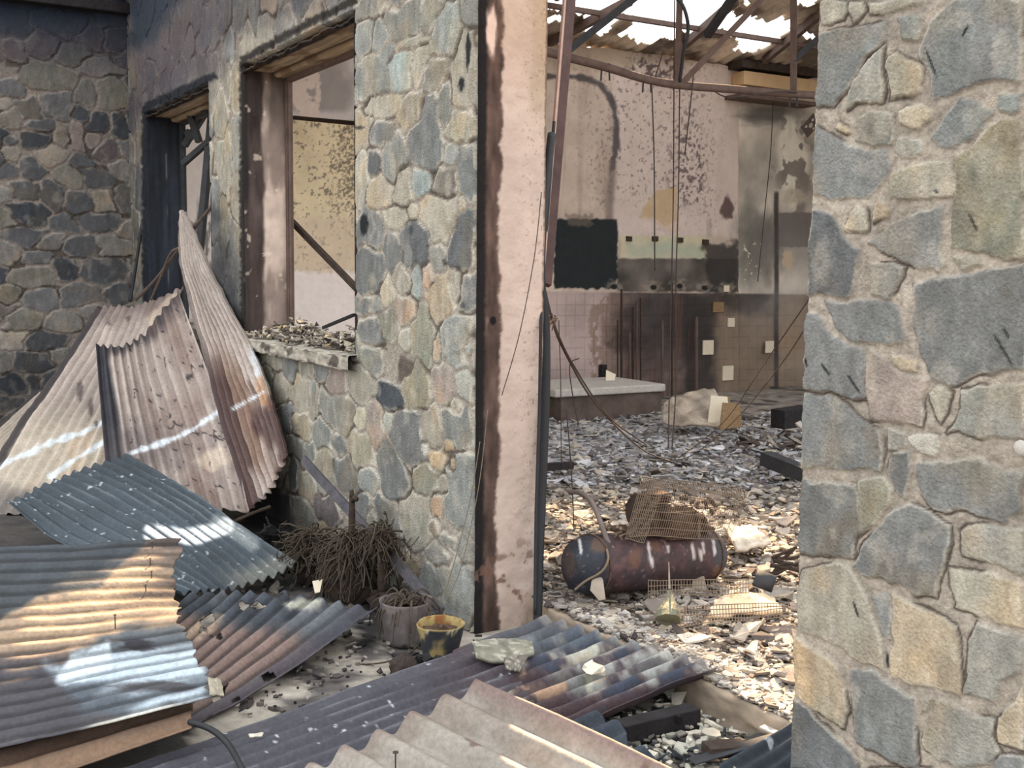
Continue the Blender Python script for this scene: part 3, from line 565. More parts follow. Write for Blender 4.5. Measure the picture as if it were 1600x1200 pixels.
    tx = np.abs(((px * 1.0) / 14.5) % 1 - .5) * 2; ty = np.abs((py / 17.) % 1 - .5) * 2
    c = mixc(c, c * .72, np.maximum(sst(.90, .97, tx), sst(.90, .97, ty)) * lo * .4)
    c = mixc(c, np.array([.16, .18, .19]), R(866, 342, 965, 451, 1.5, 3.5, .12)); c = mixc(c, rgb(120, 108, 98), R(885, 335, 925, 352, 2, 6, .2) * .6)
    for (x, y) in ((960, 447), (1022, 448), (1062, 446), (1102, 449), (1136, 450)):
        c = mixc(c, rgb(164, 154, 140), blob(px, py, x, y, 12, 8, .5, .9, int(x)) * .6); c = mixc(c, rgb(40, 38, 38), blob(px, py, x, y + 1, 5, 4, .2, .2))
    c = mixc(c, rgb(60, 56, 56), (1 - sst(2, 5, np.abs(px - 1218))) * R(1200, 300, 1236, 640, 4, 1) * .85)
    # seen through the large window, its bright light put into pale wall colours
    wv = (px > 380) & (px < 700); g = np.ones(Y.shape + (3,)) * rgb(226, 220, 218)
    g = mixc(g, rgb(168, 162, 160), sst(.38, .55, N(1.6, 31)) * .8 * (1 - sst(168, 180, py))); g = mixc(g, rgb(240, 224, 214), sst(.60, .63, N(4.5, 32)) * (1 - sst(184, 188, py)))
    y2 = np.ones(Y.shape + (3,)) * rgb(252, 236, 200) * (1 + (N(3, 33) - .5)[..., None] * .15)
    y2 = mixc(y2, rgb(110, 104, 92), sst(.42, .66, N(55, 34) + blob(px, py, 572, 262, 46, 80, .9, .3) * .40 - .26) * .75)
    y2 = mixc(y2, rgb(120, 110, 98), sst(.66, .7, N(30, 35)) * .7); y2 = mixc(y2, rgb(226, 206, 186), sst(330, 350, py) * .6)
    lw = np.ones(Y.shape + (3,)) * rgb(255, 246, 242); gg = mixc(g, y2, sst(186, 190, py)); gg = mixc(gg, lw, sst(420, 430, py + (N(18, 36) - .5) * 14))
    c = np.where(wv[..., None], gg, c)
    sv = px <= 380; s2 = np.ones(Y.shape + (3,)) * rgb(246, 240, 236); s2 = mixc(s2, rgb(120, 116, 116), sst(.56, .66, fbm(Y * 22, Z * 5, 37)) * sst(300, 340, py) * .8); s2 = mixc(s2, rgb(236, 210, 176), (1 - sst(176, 190, py)))  # near white stands for the strong light behind the small window
    c = np.where(sv[..., None], s2, c)
    return c
Y, Z = np.meshgrid(np.linspace(0.2, YF, 720), np.linspace(0, ZW, 340), indexing='ij')
P = np.stack([np.full_like(Y, XW), Y, Z], -1); q = proj(P); C = paint_end(q[0], q[1], Y, Z)
st = sst(1154, 1157, q[0]) * -.06; P[..., 0] += st + (fbm(Y * 2, Z * 2, 3) - .5) * .03 + (fbm(Y * 14, Z * 14, 4) - .5) * .012

top = (Z > ZW - .001); P[..., 2] = np.where(top, Z + (fbm(Y * 3, Z, 5) - .5) * .08, Z)
rb = empty('wall_back', (XW - .1, 5, 0), kind='structure'); gridmesh('burnt_plaster', P, C, m=M['plaster'], parent=rb)
MB().box((XW - .3, .0, 0), (XW - .08, YF + .3, ZW)).build('wall_core', M['plain'], rb)
b = MB().box((XW - .3, YF, 0), (-1, YF + .25, ZW)); o = b.build('wall_right', M['plain']); tag(o, kind='structure')

# roof of the hall: corrugated sheets, burnt through
KR = .13
def roofz(x): return ZW + .06 + KR * (x - XW)
_rn = np.array([-KR, 0, 1.0]); _rp = np.array([XW, 0, ZW + .06])
def roof_hit(p):
    s = (roofz(p[0]) - p[2]) / (SUN_TO[2] - KR * SUN_TO[0]); return np.array(p) + SUN_TO * s
_s = .2875
HOLES = []
for t in ('180,0 500,0 500,40 430,45 340,50 260,75 185,60', '430,190 500,150 545,110 640,118 690,108 775,120 780,180 740,200 690,205 640,225 570,235 520,210', '630,45 745,45 745,70 640,68', '690,0 880,0 880,30 800,22 700,35',
          '965,120 1010,75 1080,100 1130,65 1180,100 1250,110 1320,80 1385,130 1370,170 1300,200 1260,240 1150,290 1060,270 1110,230 1040,180', '1420,160 1480,172 1555,190 1550,215 1430,195', '1410,0 1520,0 1500,30 1440,35', '30,80 125,75 125,115 30,115', '1130,0 1165,0 1160,20 1135,12', '0,0 60,0 130,0 110,40 30,50'):
    pts = [tuple(map(float, a.split(','))) for a in t.split()]
    W = [PPL(840 + a * _s, b_ * _s, _rp, _rn) for a, b_ in pts]; HOLES.append([(p[0], p[1]) for p in W])
# wanted sun patches on the ground, traced back to cut added gaps in the roof
PATCH = [([(850, 775), (900, 768), (960, 800), (1000, 790), (1150, 760), (1270, 775), (1270, 880), (1180, 875), (1140, 930), (1010, 900), (960, 850), (850, 842)], .2),
         ([(1010, 925), (1120, 925), (1270, 905), (1270, 1110), (1180, 1075), (1100, 1010), (1020, 990), (1060, 955)], .15),
         ([(1100, 1100), (1270, 1100), (1270, 1150), (1200, 1130)], .12)]
for pts, z in PATCH:
    W = [roof_hit(PZ(a, b_, z)) for a, b_ in pts]; HOLES.append([(p[0], p[1]) for p in W])
PATCH3 = [[(-60, 985, 4.15), (60, 940, 4.3), (180, 885, 4.6), (225, 868, 4.7), (285, 925, 4.5), (285, 938, 4.45), (230, 940, 4.4), (150, 992, 4.2), (0, 1050, 3.95), (-60, 1066, 3.9)],
          [(745, 1100, 3.6), (830, 1090, 3.55), (1100, 1230, 3.1), (850, 1300, 3.0), (760, 1180, 3.35)],
          [(400, 500, 7.2), (470, 505, 6.8), (575, 515, 6.0), (575, 545, 5.9), (400, 520, 7.1)]]
NP3 = len(HOLES)  # next gaps are added too, shaped to put sun on sheets and sill
for pts in PATCH3:
    W = [roof_hit(PT(*a)) for a in pts]; HOLES.append([(p[0], p[1]) for p in W])
X, Y = np.meshgrid(np.arange(XW - .25, -6.0, .025), np.arange(-.02, YF, .022), indexing='ij')  # near part of the roof left off to let skylight in
sdm = np.full(X.shape, 1e9)
for i, h in enumerate(HOLES): sdm = np.minimum(sdm, sdpoly(X, Y, h) - (.03 if i == NP3 else .14 if i == NP3 + 1 else -.02 if i > NP3 else 0))
keep = sdm + (fbm(X * 9, Y * 9, 3) - .5) * np.where(Y < 3.4, .03, .10) > 0
shp = ((X - XW) / .9 + np.floor(Y / .92) * .37); lay = np.floor(shp); zz = roofz(X) + .022 * np.sin(2 * np.pi * Y / .15) + (shp - lay) * .02 + (fbm(X * 2, Y * 2, 8) - .5) * .10
c = np.ones(X.shape + (3,)) * rgb(196, 184, 168) * (1 + (fbm(X * 3, Y * 3, 4) - .5)[..., None] * .7); c = mixc(c, rgb(76, 68, 62), sst(.45, .65, fbm(X * 2, Y * 2, 6)) * .6)
rr = empty('roof', (-8.4, 4.7, ZW), kind='structure')
gridmesh('corrugated_sheets', np.stack([X, Y, zz], -1), c, vmask=keep, m=M['sheet'], parent=rr, thick=.008)
b = MB()
for (a, bq) in [((852, 60), (985, -10)), ((1070, 60), (1150, -10)), ((1195, 85), (1290, 5))]:
    p = PPL(a[0], a[1], _rp, _rn); q2 = PPL(bq[0], bq[1], _rp, _rn); p[2] -= .07; q2[2] -= .07; b.bar(p, q2, .06, .09)
for yy in (1.0, 9.0): b.bar((XW, yy, roofz(XW) - .10), (-6.1, yy, roofz(-6.1) - .10), .06, .10)
for xx in (-9.9, -8.6, -7.3, -6.15): b.bar((xx, 0, roofz(xx) - .05), (xx, YF, roofz(xx) - .05), .05, .05)
b.build('purlins', M['steel'], rr)

# ground outside and hall floor
ZI = .10
def ground(x0, x1, y0, y1, st, z0, amp, cf, name, sd=3, edge=None):
    X, Y = np.meshgrid(np.arange(x0, x1 + st / 2, st), np.arange(y0, y1 + st / 2, st), indexing='ij')
    Zg = z0 + (fbm(X * 1.2, Y * 1.2, sd) - .5) * amp + (fbm(X * 9, Y * 9, sd + 1) - .5) * amp * .5
    P = np.stack([X, Y, Zg], -1); q = proj(P); o = gridmesh(name, P, cf(X, Y, q[0], q[1]), m=M['rubble']); tag(o, kind='structure'); return o
def cf_in(X, Y, px, py):
    c = np.ones(X.shape + (3,)) * rgb(150, 143, 136) * (1 + (fbm(X * 8, Y * 8, 5) - .5)[..., None] * .6)
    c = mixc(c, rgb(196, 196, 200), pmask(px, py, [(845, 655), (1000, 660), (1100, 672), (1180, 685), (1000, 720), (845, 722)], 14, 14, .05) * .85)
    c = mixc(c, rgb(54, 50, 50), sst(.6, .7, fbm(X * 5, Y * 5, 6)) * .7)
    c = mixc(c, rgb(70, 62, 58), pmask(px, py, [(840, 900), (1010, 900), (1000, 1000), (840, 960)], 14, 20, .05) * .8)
    return c
def cf_out(X, Y, px, py):
    c = np.ones(X.shape + (3,)) * rgb(164, 158, 148) * (1 + (fbm(X * 7, Y * 7, 8) - .5)[..., None] * .4)
    c = mixc(c, rgb(60, 58, 60), sst(.56, .68, fbm(X * 6, Y * 6, 9)) * .7)
    c = mixc(c, rgb(40, 38, 40), pmask(px, py, [(380, 760), (600, 800), (680, 960), (560, 1010), (560, 940), (380, 900)], 14, 20, .05) * .95)
    c = mixc(c, rgb(50, 48, 48), (px < 300) * .8)
    return c
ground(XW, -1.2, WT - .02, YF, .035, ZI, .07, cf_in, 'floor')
ground(XW, .6, -4.2, WT, .035, .0, .02, cf_out, 'ground')
b = MB().box((-60, -60, -.3), (60, 60, -.06)); o = b.build('ground', mat('bare_ground', (96, 92, 86), var=.2)); tag(o, kind='structure')
# raised kerb under the doorway
pa, pb = PY(867, 963, WT - .06), PY(1243, 1158, WT - .06)
Xg, U = np.meshgrid(np.linspace(XJ, XR + .3, 220), np.linspace(0, 1, 24), indexing='ij')
pr = np.array([(.12, -.02), (.12, .115), (.128, .122), (.22, .118)]); Yp = np.interp(U, [0, .5, .55, 1], pr[:, 0]); Zp = np.interp(U, [0, .5, .55, 1], pr[:, 1])
Yp = Yp + .14; nn = fbm(Xg * 10, U * 6, 4) - .5; P = np.stack([Xg, Yp + nn * .02, Zp + nn * .012], -1)
c = np.ones(Xg.shape + (3,)) * rgb(158, 144, 128) * (1 + (fbm(Xg * 12, U * 9, 5) - .5)[..., None] * .5); o = gridmesh('trim_3', P, c, m=M['plaster'], flip=True); tag(o, kind='structure')

# ================================================================== RUBBLE (broken pieces too many to count)
def shard(mb, p, size, col, tilt=.3, th=.006, asp=None, r=None, k=None, curl=0):
    r = r or rnd; k = k or r.choice((4, 5, 5, 6, 7)); a0 = r.uniform(0, 6.28); asp = asp or r.uniform(.35, 1)
    n = Vector((r.gauss(0, tilt), r.gauss(0, tilt), 1)).normalized(); t = n.orthogonal().normalized(); t.rotate(Matrix.Rotation(r.uniform(0, 6.28), 3, n)); s = n.cross(t); vs = []
    pts = []
    for i in range(k):
        a = a0 + 6.283 * (i + r.uniform(-.3, .3)) / k; d = size * r.uniform(.65, 1.15) / 2; x, y = d * math.cos(a), d * math.sin(a) * asp
        pts.append(Vector(p) + t * x + s * y + n * (curl * (x * x) / max(size, .01)))
    vs = [q + n * th / 2 for q in pts] + [q - n * th / 2 for q in pts]
    mb.add(vs, [tuple(range(k)), tuple(range(2 * k - 1, k - 1, -1))] + [(i, i + k, (i + 1) % k + k, (i + 1) % k) for i in range(k)], col)
PAL = [(186, 181, 174), (172, 166, 158), (156, 150, 144), (192, 184, 170), (134, 128, 122), (104, 96, 92), (164, 160, 156), (176, 164, 148), (120, 110, 103)]
def scol(r, pal=PAL): 
    c = rgb(*r.choice(pal)); return c * r.uniform(.85, 1.1)
mb = MB(); r = random.Random(3)
for i in range(19000):
    px = r.uniform(760, 1420); py = 648 + (r.random() ** 1.25) * 560
    p = PZ(px, py, ZI + .02)
    if p[1] < .285 or p[0] < XW + .05 or p[1] > YF - .1: continue
    t = depth(p); big = r.random() < .06; sz = r.lognormvariate(math.log(.036), .5) * (1 + .08 * (t - 4)) * (2.0 if big else 1); sz = min(sz, .22)
    pal = PAL if py > 760 or r.random() < .25 else [(176, 177, 182), (156, 157, 164), (130, 130, 134), (196, 197, 200), (110, 106, 106)]
    if py > 890 and px < 1010 and r.random() < .5: pal = [(80, 72, 68), (60, 55, 54), (120, 108, 98), (150, 140, 128)]
    near_curb = p[1] < .34
    p[2] = ZI + (fbm(p[0] * 1.2, p[1] * 1.2, 3) - .5) * .07 + r.uniform(.0, .035 if not near_curb else .015)
    if p[1] < .46: p[2] = .124 + r.uniform(0, .02); sz = min(sz, .06)
    shard(mb, p, sz, scol(r, pal), .22 if p[1] > .46 else .12, r.uniform(.004, .010), r=r, curl=r.choice((0, 0, .6, -.6)))
for i in range(2600):
    p = np.array([r.uniform(XJ + .03, XR + .2), .285 + .19 * r.random(), .122 + r.uniform(0, .02)]); shard(mb, p, min(.07, r.lognormvariate(math.log(.034), .5)), scol(r, PAL), .12, r.uniform(.004, .010), r=r)
o = mb.build('rubble', M['rubble']); tag(o, 'layer of broken roof sheet flakes, ash and plaster covering the hall floor', 'rubble', kind='stuff')
mb = MB(); r = random.Random(8)
for i in range(2200):
    if r.random() < .75: px, py = r.uniform(860, 1330), r.uniform(1085, 1290)
    else: px, py = r.uniform(380, 760), r.uniform(850, 1120)
    p = PZ(px, py, .01)
    if p[1] > .16 and not (XJ + .02 < p[0] < XR): continue
    if p[1] > .24: continue
    dark = px < 760
    pal = [(60, 58, 60), (44, 42, 44), (110, 104, 98), (80, 74, 72), (150, 146, 140)] if dark else [(186, 184, 174), (160, 160, 150), (120, 116, 108), (80, 78, 78), (206, 200, 186), (52, 56, 60)]
    p[2] = r.uniform(.005, .05 if not dark else .03)
    shard(mb, p, min(.12, r.lognormvariate(math.log(.036 if not dark else .026), .5)), scol(r, pal), .3, r.uniform(.004, .012), r=r)
o = mb.build('ground_rubble', M['rubble']); tag(o, 'small charred fragments and ash scattered over the paving outside the doorway', 'rubble', kind='stuff')

# smoke rising from the embers by the right end of the hall wall
hz = MB().lathe((0, 0, 0), (0, 0, 1), [(0, .55), (.4, .75), (1.0, .85), (1.6, .8), (2.2, .6), (2.6, .3)], 24).build('smoke_plume', None, smooth=True); hz.location = tuple(PT(1228, 640, 12.0) * (1, 1, 0) + (0, 0, .15)); hz.scale = (1, .8, .85)
hm = bpy.data.materials.new('thin_smoke'); hm.use_nodes = True; hn = hm.node_tree.nodes; hl = hm.node_tree.links; hn.remove(hn['Principled BSDF'])
vs_ = hn.new('ShaderNodeVolumeScatter'); vs_.inputs['Anisotropy'].default_value = .2; vs_.inputs['Color'].default_value = (1, .96, .88, 1); t_ = hn.new('ShaderNodeTexCoord'); z_ = hn.new('ShaderNodeTexNoise'); z_.inputs['Scale'].default_value = 1.6; z_.inputs['Detail'].default_value = 3; hl.new(t_.outputs['Object'], z_.inputs['Vector'])
r_ = hn.new('ShaderNodeMapRange'); r_.inputs['From Min'].default_value = .42; r_.inputs['From Max'].default_value = .7; r_.inputs['To Min'].default_value = 0; r_.inputs['To Max'].default_value = 1.3; hl.new(z_.outputs['Fac'], r_.inputs['Value']); 
x_ = hn.new('ShaderNodeVectorMath'); x_.operation = 'MULTIPLY'; x_.inputs[1].default_value = (1.3, 1.3, .78); o_ = hn.new('ShaderNodeVectorMath'); o_.operation = 'SUBTRACT'; o_.inputs[1].default_value = (0, 0, 1.2); hl.new(t_.outputs['Object'], o_.inputs[0]); hl.new(o_.outputs[0], x_.inputs[0])
l_ = hn.new('ShaderNodeVectorMath'); l_.operation = 'LENGTH'; hl.new(x_.outputs[0], l_.inputs[0]); f_ = hn.new('ShaderNodeMapRange'); f_.inputs['From Min'].default_value = .95; f_.inputs['From Max'].default_value = .1; hl.new(l_.outputs['Value'], f_.inputs['Value'])
d_ = hn.new('ShaderNodeMath'); d_.operation = 'MULTIPLY'; hl.new(r_.outputs[0], d_.inputs[0]); hl.new(f_.outputs[0], d_.inputs[1]); hl.new(d_.outputs[0], vs_.inputs['Density']); hl.new(vs_.outputs[0], hn['Material Output'].inputs['Volume'])
hz.data.materials.append(hm); tag(hz, 'thin beige smoke rising by the right end of the hall wall', 'smoke', kind='stuff')
# ================================================================== CORRUGATED SHEETS
def resample(A, n, axis):
    A = np.moveaxis(A, axis, 0); k = len(A); t = np.linspace(0, k - 1, n); i = np.clip(np.floor(t).astype(int), 0, k - 2); f = (t - i).reshape((-1,) + (1,) * (A.ndim - 1))
    g = lambda j: A[np.clip(j, 0, k - 1)]
    p0 = np.where((i == 0).reshape(f.shape), 2 * g(i) - g(i + 1), g(i - 1)); p3 = np.where((i + 2 > k - 1).reshape(f.shape), 2 * g(i + 1) - g(i), g(i + 2)); p1, p2 = g(i), g(i + 1)
    out = .5 * (2 * p1 + (p2 - p0) * f + (2 * p0 - 5 * p1 + 4 * p2 - p3) * f ** 2 + (3 * p1 - p0 - 3 * p2 + p3) * f ** 3)
    return np.moveaxis(out, 0, axis)
def csheet(name, label, rows, n, amp, paint, nv=120, thick=.004, jag=.02, seed=1, phase=0, dents=.012, hole=None, cat='roof sheet', group=None, per=14, flat=None):
    A = np.array([[PT(*p) for p in r] for r in rows]); nu = n * per + 1
    P = resample(resample(A, nu, 0), nv, 1); U, V = np.meshgrid(np.linspace(0, 1, nu), np.linspace(0, 1, nv), indexing='ij')
    du = np.gradient(P, axis=0); dv = np.gradient(P, axis=1); N = np.cross(du, dv); N /= np.linalg.norm(N, axis=-1, keepdims=True) + 1e-12
    if np.median((CAM - P[::8, ::8]).reshape(-1, 3) @ np.ones(3)) is None: pass
    s = np.sign(np.mean(np.sum(N * (CAM - P), -1))); N = N * s
    L = np.linalg.norm(P[:, -1] - P[:, 0], axis=-1).mean(); W = np.linalg.norm(P[-1] - P[0], axis=-1).mean()
    am = amp * np.ones_like(U)
    if flat is not None: am = am * flat(U, V)
    P = P + N * (am * np.cos(2 * np.pi * n * U + phase))[..., None]
    P = P + N * ((fbm(U * W * 2.2, V * L * 2.2, seed) - .5) * 2 * dents + (fbm(U * W * 9, V * L * 9, seed + 3) - .5) * dents * .5)[..., None]
    # torn ends
    e0 = (fbm(U * W * 10, V * 0, seed + 7) - .5) * jag + (vn(U * W * 40, V * 0, seed + 8) - .5) * jag * .5; dvn = dv / (np.linalg.norm(dv, axis=-1, keepdims=True) + 1e-12)
    P = P + dvn * (e0 * np.maximum(np.exp(-V * 14), np.exp(-(1 - V) * 14)))[..., None]
    px, py = proj(P); C = paint(px, py, U, V, W, L, np.cos(2 * np.pi * n * U + phase))
    mask = np.ones(U.shape, bool)
    if hole is not None: mask = ~hole(px, py, U, V, W, L)
    base = P.reshape(-1, 3).mean(0); base[2] = P[..., 2].min()
    o = gridmesh(name, P - base, C, vmask=mask, m=M['sheet'], thick=thick, off=-s); o.location = tuple(base)
    return tag(o, label, cat, group)
def nz(U, V, W, L, f, s, st=1): return fbm(U * W * f, V * L * f / st, s)
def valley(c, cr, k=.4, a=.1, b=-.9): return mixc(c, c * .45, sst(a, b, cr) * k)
def white_line(px, py, pts, w, c, col=(226, 236, 244), s=5, a=.9):
    d = seg(px, py, pts) + (fbm(px * .09, py * .09, s) - .5) * w * 1.5; return mixc(c, rgb(*col), (1 - sst(w * .3, w, d)) * a)
def p_A(px, py, U, V, W, L, cr):
    c = np.ones(U.shape + (3,)) * rgb(184, 172, 164) * (1 + (nz(U, V, W, L, 3, 3, 4) - .5)[..., None] * .3)
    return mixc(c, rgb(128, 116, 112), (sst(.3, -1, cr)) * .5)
def pA1(px, py, U, V, W, L, cr):
    c = p_A(px, py, U, V, W, L, cr)
    c = mixc(c, rgb(206, 196, 176), sst(600, 700, py) * .6); c = mixc(c, rgb(192, 174, 154), sst(.55, .68, nz(U, V, W, L, 4, 8, 3)) * sst(600, 700, py) * .6)
    c = white_line(px, py, [(-20, 740), (25, 715), (85, 690), (120, 680), (160, 660)], 7, c); c = white_line(px, py, [(80, 745), (110, 722), (165, 690)], 6, c)
    c = mixc(c, rgb(66, 62, 64), (1 - sst(4, 12, np.abs(U * 260 - 4) + (fbm(px * .1, py * .1, 4) - .5) * 8)) * .9)
    c = mixc(c, rgb(90, 76, 74), (1 - sst(478, 520, py + (fbm(px * .06, py * .06, 5) - .5) * 30)) * .5)
    for (x, y, a, b) in ((125, 610, 5, 16), (142, 638, 4, 14), (200, 498, 4, 4), (170, 505, 4, 3), (150, 662, 3, 5)): c = mixc(c, rgb(96, 86, 84), blob(px, py, x, y, a, b, .3, .6) * .8)
    c = mixc(c, rgb(206, 190, 170), pmask(px, py, [(225, 500), (270, 455), (285, 460), (245, 520)], 3, 5) * .6)
    c = mixc(c, rgb(84, 80, 82), blob(px, py, 20, 790, 70, 26, .6, .5) * .6)
    return c
def pA2(px, py, U, V, W, L, cr):
    c = p_A(px, py, U, V, W, L, cr)
    d = sst(.17, .10, U + (nz(U, V, W, L, 3, 9, 3) - .5) * .12); c = mixc(c, rgb(52, 54, 62), d * .93)
    c = mixc(c, rgb(62, 58, 62), (1 - sst(.0, .09, V + (nz(U, V, W, L, 5, 5) - .5) * .09)) * .85)
    c = mixc(c, rgb(98, 90, 90), blob(px, py, 225, 700, 70, 34, .7, .6) * .5)
    c = mixc(c, rgb(120, 100, 92), sst(.62, .75, nz(U, V, W, L, 5, 12, 5)) * .5); c = mixc(c, rgb(222, 206, 186), pmask(px, py, [(300, 720), (350, 690), (365, 720), (330, 735)], 5, 8, .06) * .6)
    c = white_line(px, py, [(205, 708), (250, 694), (300, 672), (350, 636)], 6, c); sp = sst(.735, .76, nz(U, V, W, L, 26, 14)); c = mixc(c, rgb(50, 46, 48), sp * .8)
    return c
def pA3(px, py, U, V, W, L, cr):
    c = p_A(px, py, U, V, W, L, cr)
    c = mixc(c, rgb(122, 96, 82), sst(.45, .62, nz(U, V, W, L, 4, 22, 4)) * sst(.55, .75, V) * (1 - sst(.93, 1, V) * .5) * .75)
    c = mixc(c, rgb(76, 56, 54), sst(.58, .68, nz(U, V, W, L, 5, 24, 4)) * sst(.6, .75, V) * .8)
    c = mixc(c, rgb(222, 230, 236), pmask(px, py, [(388, 540), (398, 535), (412, 590), (402, 610)], 4, 6, .08) * .8); c = mixc(c, rgb(176, 126, 88), pmask(px, py, [(398, 590), (412, 585), (420, 640), (405, 630)], 4, 6, .08) * .6)
    c = white_line(px, py, [(362, 640), (385, 628), (412, 612)], 4, c); return mixc(c, rgb(70, 64, 66), (1 - sst(0, .05, U)) * .6)
def pB(px, py, U, V, W, L, cr):
    c = np.ones(U.shape + (3,)) * rgb(72, 82, 90) * (1 + (nz(U, V, W, L, 3, 33, 3) - .5)[..., None] * .5); c = mixc(c, rgb(130, 138, 144), sst(.5, 1, cr) * sst(.45, .65, nz(U, V, W, L, 6, 34, 2)) * .45)
    d = seg(px, py, [(235, 832), (265, 836), (300, 838), (335, 830), (352, 822)]) + (fbm(px * .06, py * .06, 4) - .5) * 8; c = mixc(c, rgb(232, 236, 238), (1 - sst(9, 16, d)) * sst(-1, -.3, cr))
    c = mixc(c, rgb(196, 200, 196), (1 - sst(5, 16, seg(px, py, [(340, 815), (375, 835), (395, 850)]))) * .5)
    c = mixc(c, rgb(140, 138, 126), sst(.86, .97, V + (nz(U, V, W, L, 5, 35) - .5) * .2) * sst(.35, .6, U) * .55)
    return mixc(c, rgb(200, 208, 212), sst(.76, .79, nz(U, V, W, L, 60, 36)) * .8)
def pC(px, py, U, V, W, L, cr):
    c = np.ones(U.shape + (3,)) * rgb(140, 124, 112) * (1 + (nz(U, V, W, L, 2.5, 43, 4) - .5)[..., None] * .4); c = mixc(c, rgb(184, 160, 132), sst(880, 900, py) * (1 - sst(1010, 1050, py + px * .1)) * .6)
    m = pmask(px, py, [(-200, 830), (240, 840), (215, 862), (190, 880), (150, 925), (60, 935), (0, 965), (-200, 1040)], 4, 6, .04); c = mixc(c, rgb(60, 68, 76) * (1 + (nz(U, V, W, L, 4, 44) - .5)[..., None] * .3), m * .9)  # dark slate tone with the shade beyond the sun's edge painted in
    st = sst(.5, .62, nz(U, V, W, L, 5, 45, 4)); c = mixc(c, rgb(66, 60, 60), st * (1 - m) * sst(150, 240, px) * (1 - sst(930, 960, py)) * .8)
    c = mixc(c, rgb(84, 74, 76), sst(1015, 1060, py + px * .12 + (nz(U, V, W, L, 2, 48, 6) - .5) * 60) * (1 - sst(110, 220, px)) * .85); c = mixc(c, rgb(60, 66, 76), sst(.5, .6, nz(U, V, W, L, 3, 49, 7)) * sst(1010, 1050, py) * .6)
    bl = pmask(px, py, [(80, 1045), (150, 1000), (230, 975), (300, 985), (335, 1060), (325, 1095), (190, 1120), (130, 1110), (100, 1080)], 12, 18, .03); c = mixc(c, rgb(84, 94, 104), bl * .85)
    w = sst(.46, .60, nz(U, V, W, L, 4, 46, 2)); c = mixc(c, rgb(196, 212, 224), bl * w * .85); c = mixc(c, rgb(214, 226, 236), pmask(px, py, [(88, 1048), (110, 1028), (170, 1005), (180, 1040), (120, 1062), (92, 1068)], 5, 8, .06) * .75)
    c = mixc(c, rgb(48, 48, 54), blob(px, py, 215, 1008, 26, 8, .4, .6)); c = mixc(c, rgb(50, 46, 48), blob(px, py, 240, 1072, 60, 9, .4, .5) * .7)
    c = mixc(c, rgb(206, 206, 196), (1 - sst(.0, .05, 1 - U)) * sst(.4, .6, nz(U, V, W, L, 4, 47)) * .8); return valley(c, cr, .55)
def pC3(px, py, U, V, W, L, cr):
    c = np.ones(U.shape + (3,)) * rgb(110, 90, 74) * (1 + (nz(U, V, W, L, 4, 53, 5) - .5)[..., None] * .7); return mixc(c, rgb(56, 44, 42), sst(.5, .7, nz(U, V, W, L, 3, 54, 6)) * .6)
def pD(px, py, U, V, W, L, cr):
    c = np.ones(U.shape + (3,)) * rgb(132, 114, 108) * (1 + (nz(U, V, W, L, 3, 63, 4) - .5)[..., None] * .35); c = mixc(c, rgb(84, 72, 72), sst(0, -1, cr) * .45)
    m = sst(.66, .80, V + (nz(U, V, W, L, 3, 64) - .5) * .16); c = mixc(c, rgb(60, 68, 78) * (1 + (nz(U, V, W, L, 8, 65) - .5)[..., None] * .8), m * .88)
    c = mixc(c, rgb(206, 206, 190), pmask(px, py, [(440, 945), (470, 932), (500, 938), (505, 955), (465, 955)], 4, 8, .08) * .8); c = mixc(c, rgb(196, 176, 150), pmask(px, py, [(285, 990), (320, 965), (350, 960), (330, 985), (290, 1010)], 4, 8, .08) * .6)
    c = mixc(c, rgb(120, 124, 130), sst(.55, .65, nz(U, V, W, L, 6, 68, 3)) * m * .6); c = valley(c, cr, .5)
    c = mixc(c, rgb(74, 74, 84), sst(.86, .90, U) * .7); return mixc(c, rgb(40, 36, 40), sst(.70, .73, nz(U, V, W, L, 9, 66)) * .85)
def pE1(px, py, U, V, W, L, cr):
    c = np.ones(U.shape + (3,)) * rgb(72, 72, 80) * (1 + (nz(U, V, W, L, 2.5, 73, 4) - .5)[..., None] * .4)
    c = mixc(c, rgb(56, 68, 80), sst(.45, .6, nz(U, V, W, L, 1.2, 74, 2)) * .7); c = mixc(c, rgb(72, 60, 64), sst(600, 760, px) * .5)
    c = mixc(c, rgb(164, 150, 134), (1 - sst(.05, .12, U + (nz(U, V, W, L, 3, 75) - .5) * .06)) * sst(.3, .6, nz(U, V, W, L, 2, 77)) * .8); c = mixc(c, rgb(128, 134, 140), sst(.5, 1, cr) * sst(.45, .6, nz(U, V, W, L, 8, 79)) * .4)
    return mixc(c, rgb(206, 212, 216), sst(.76, .79, nz(U, V, W, L, 50, 76)) * .8)
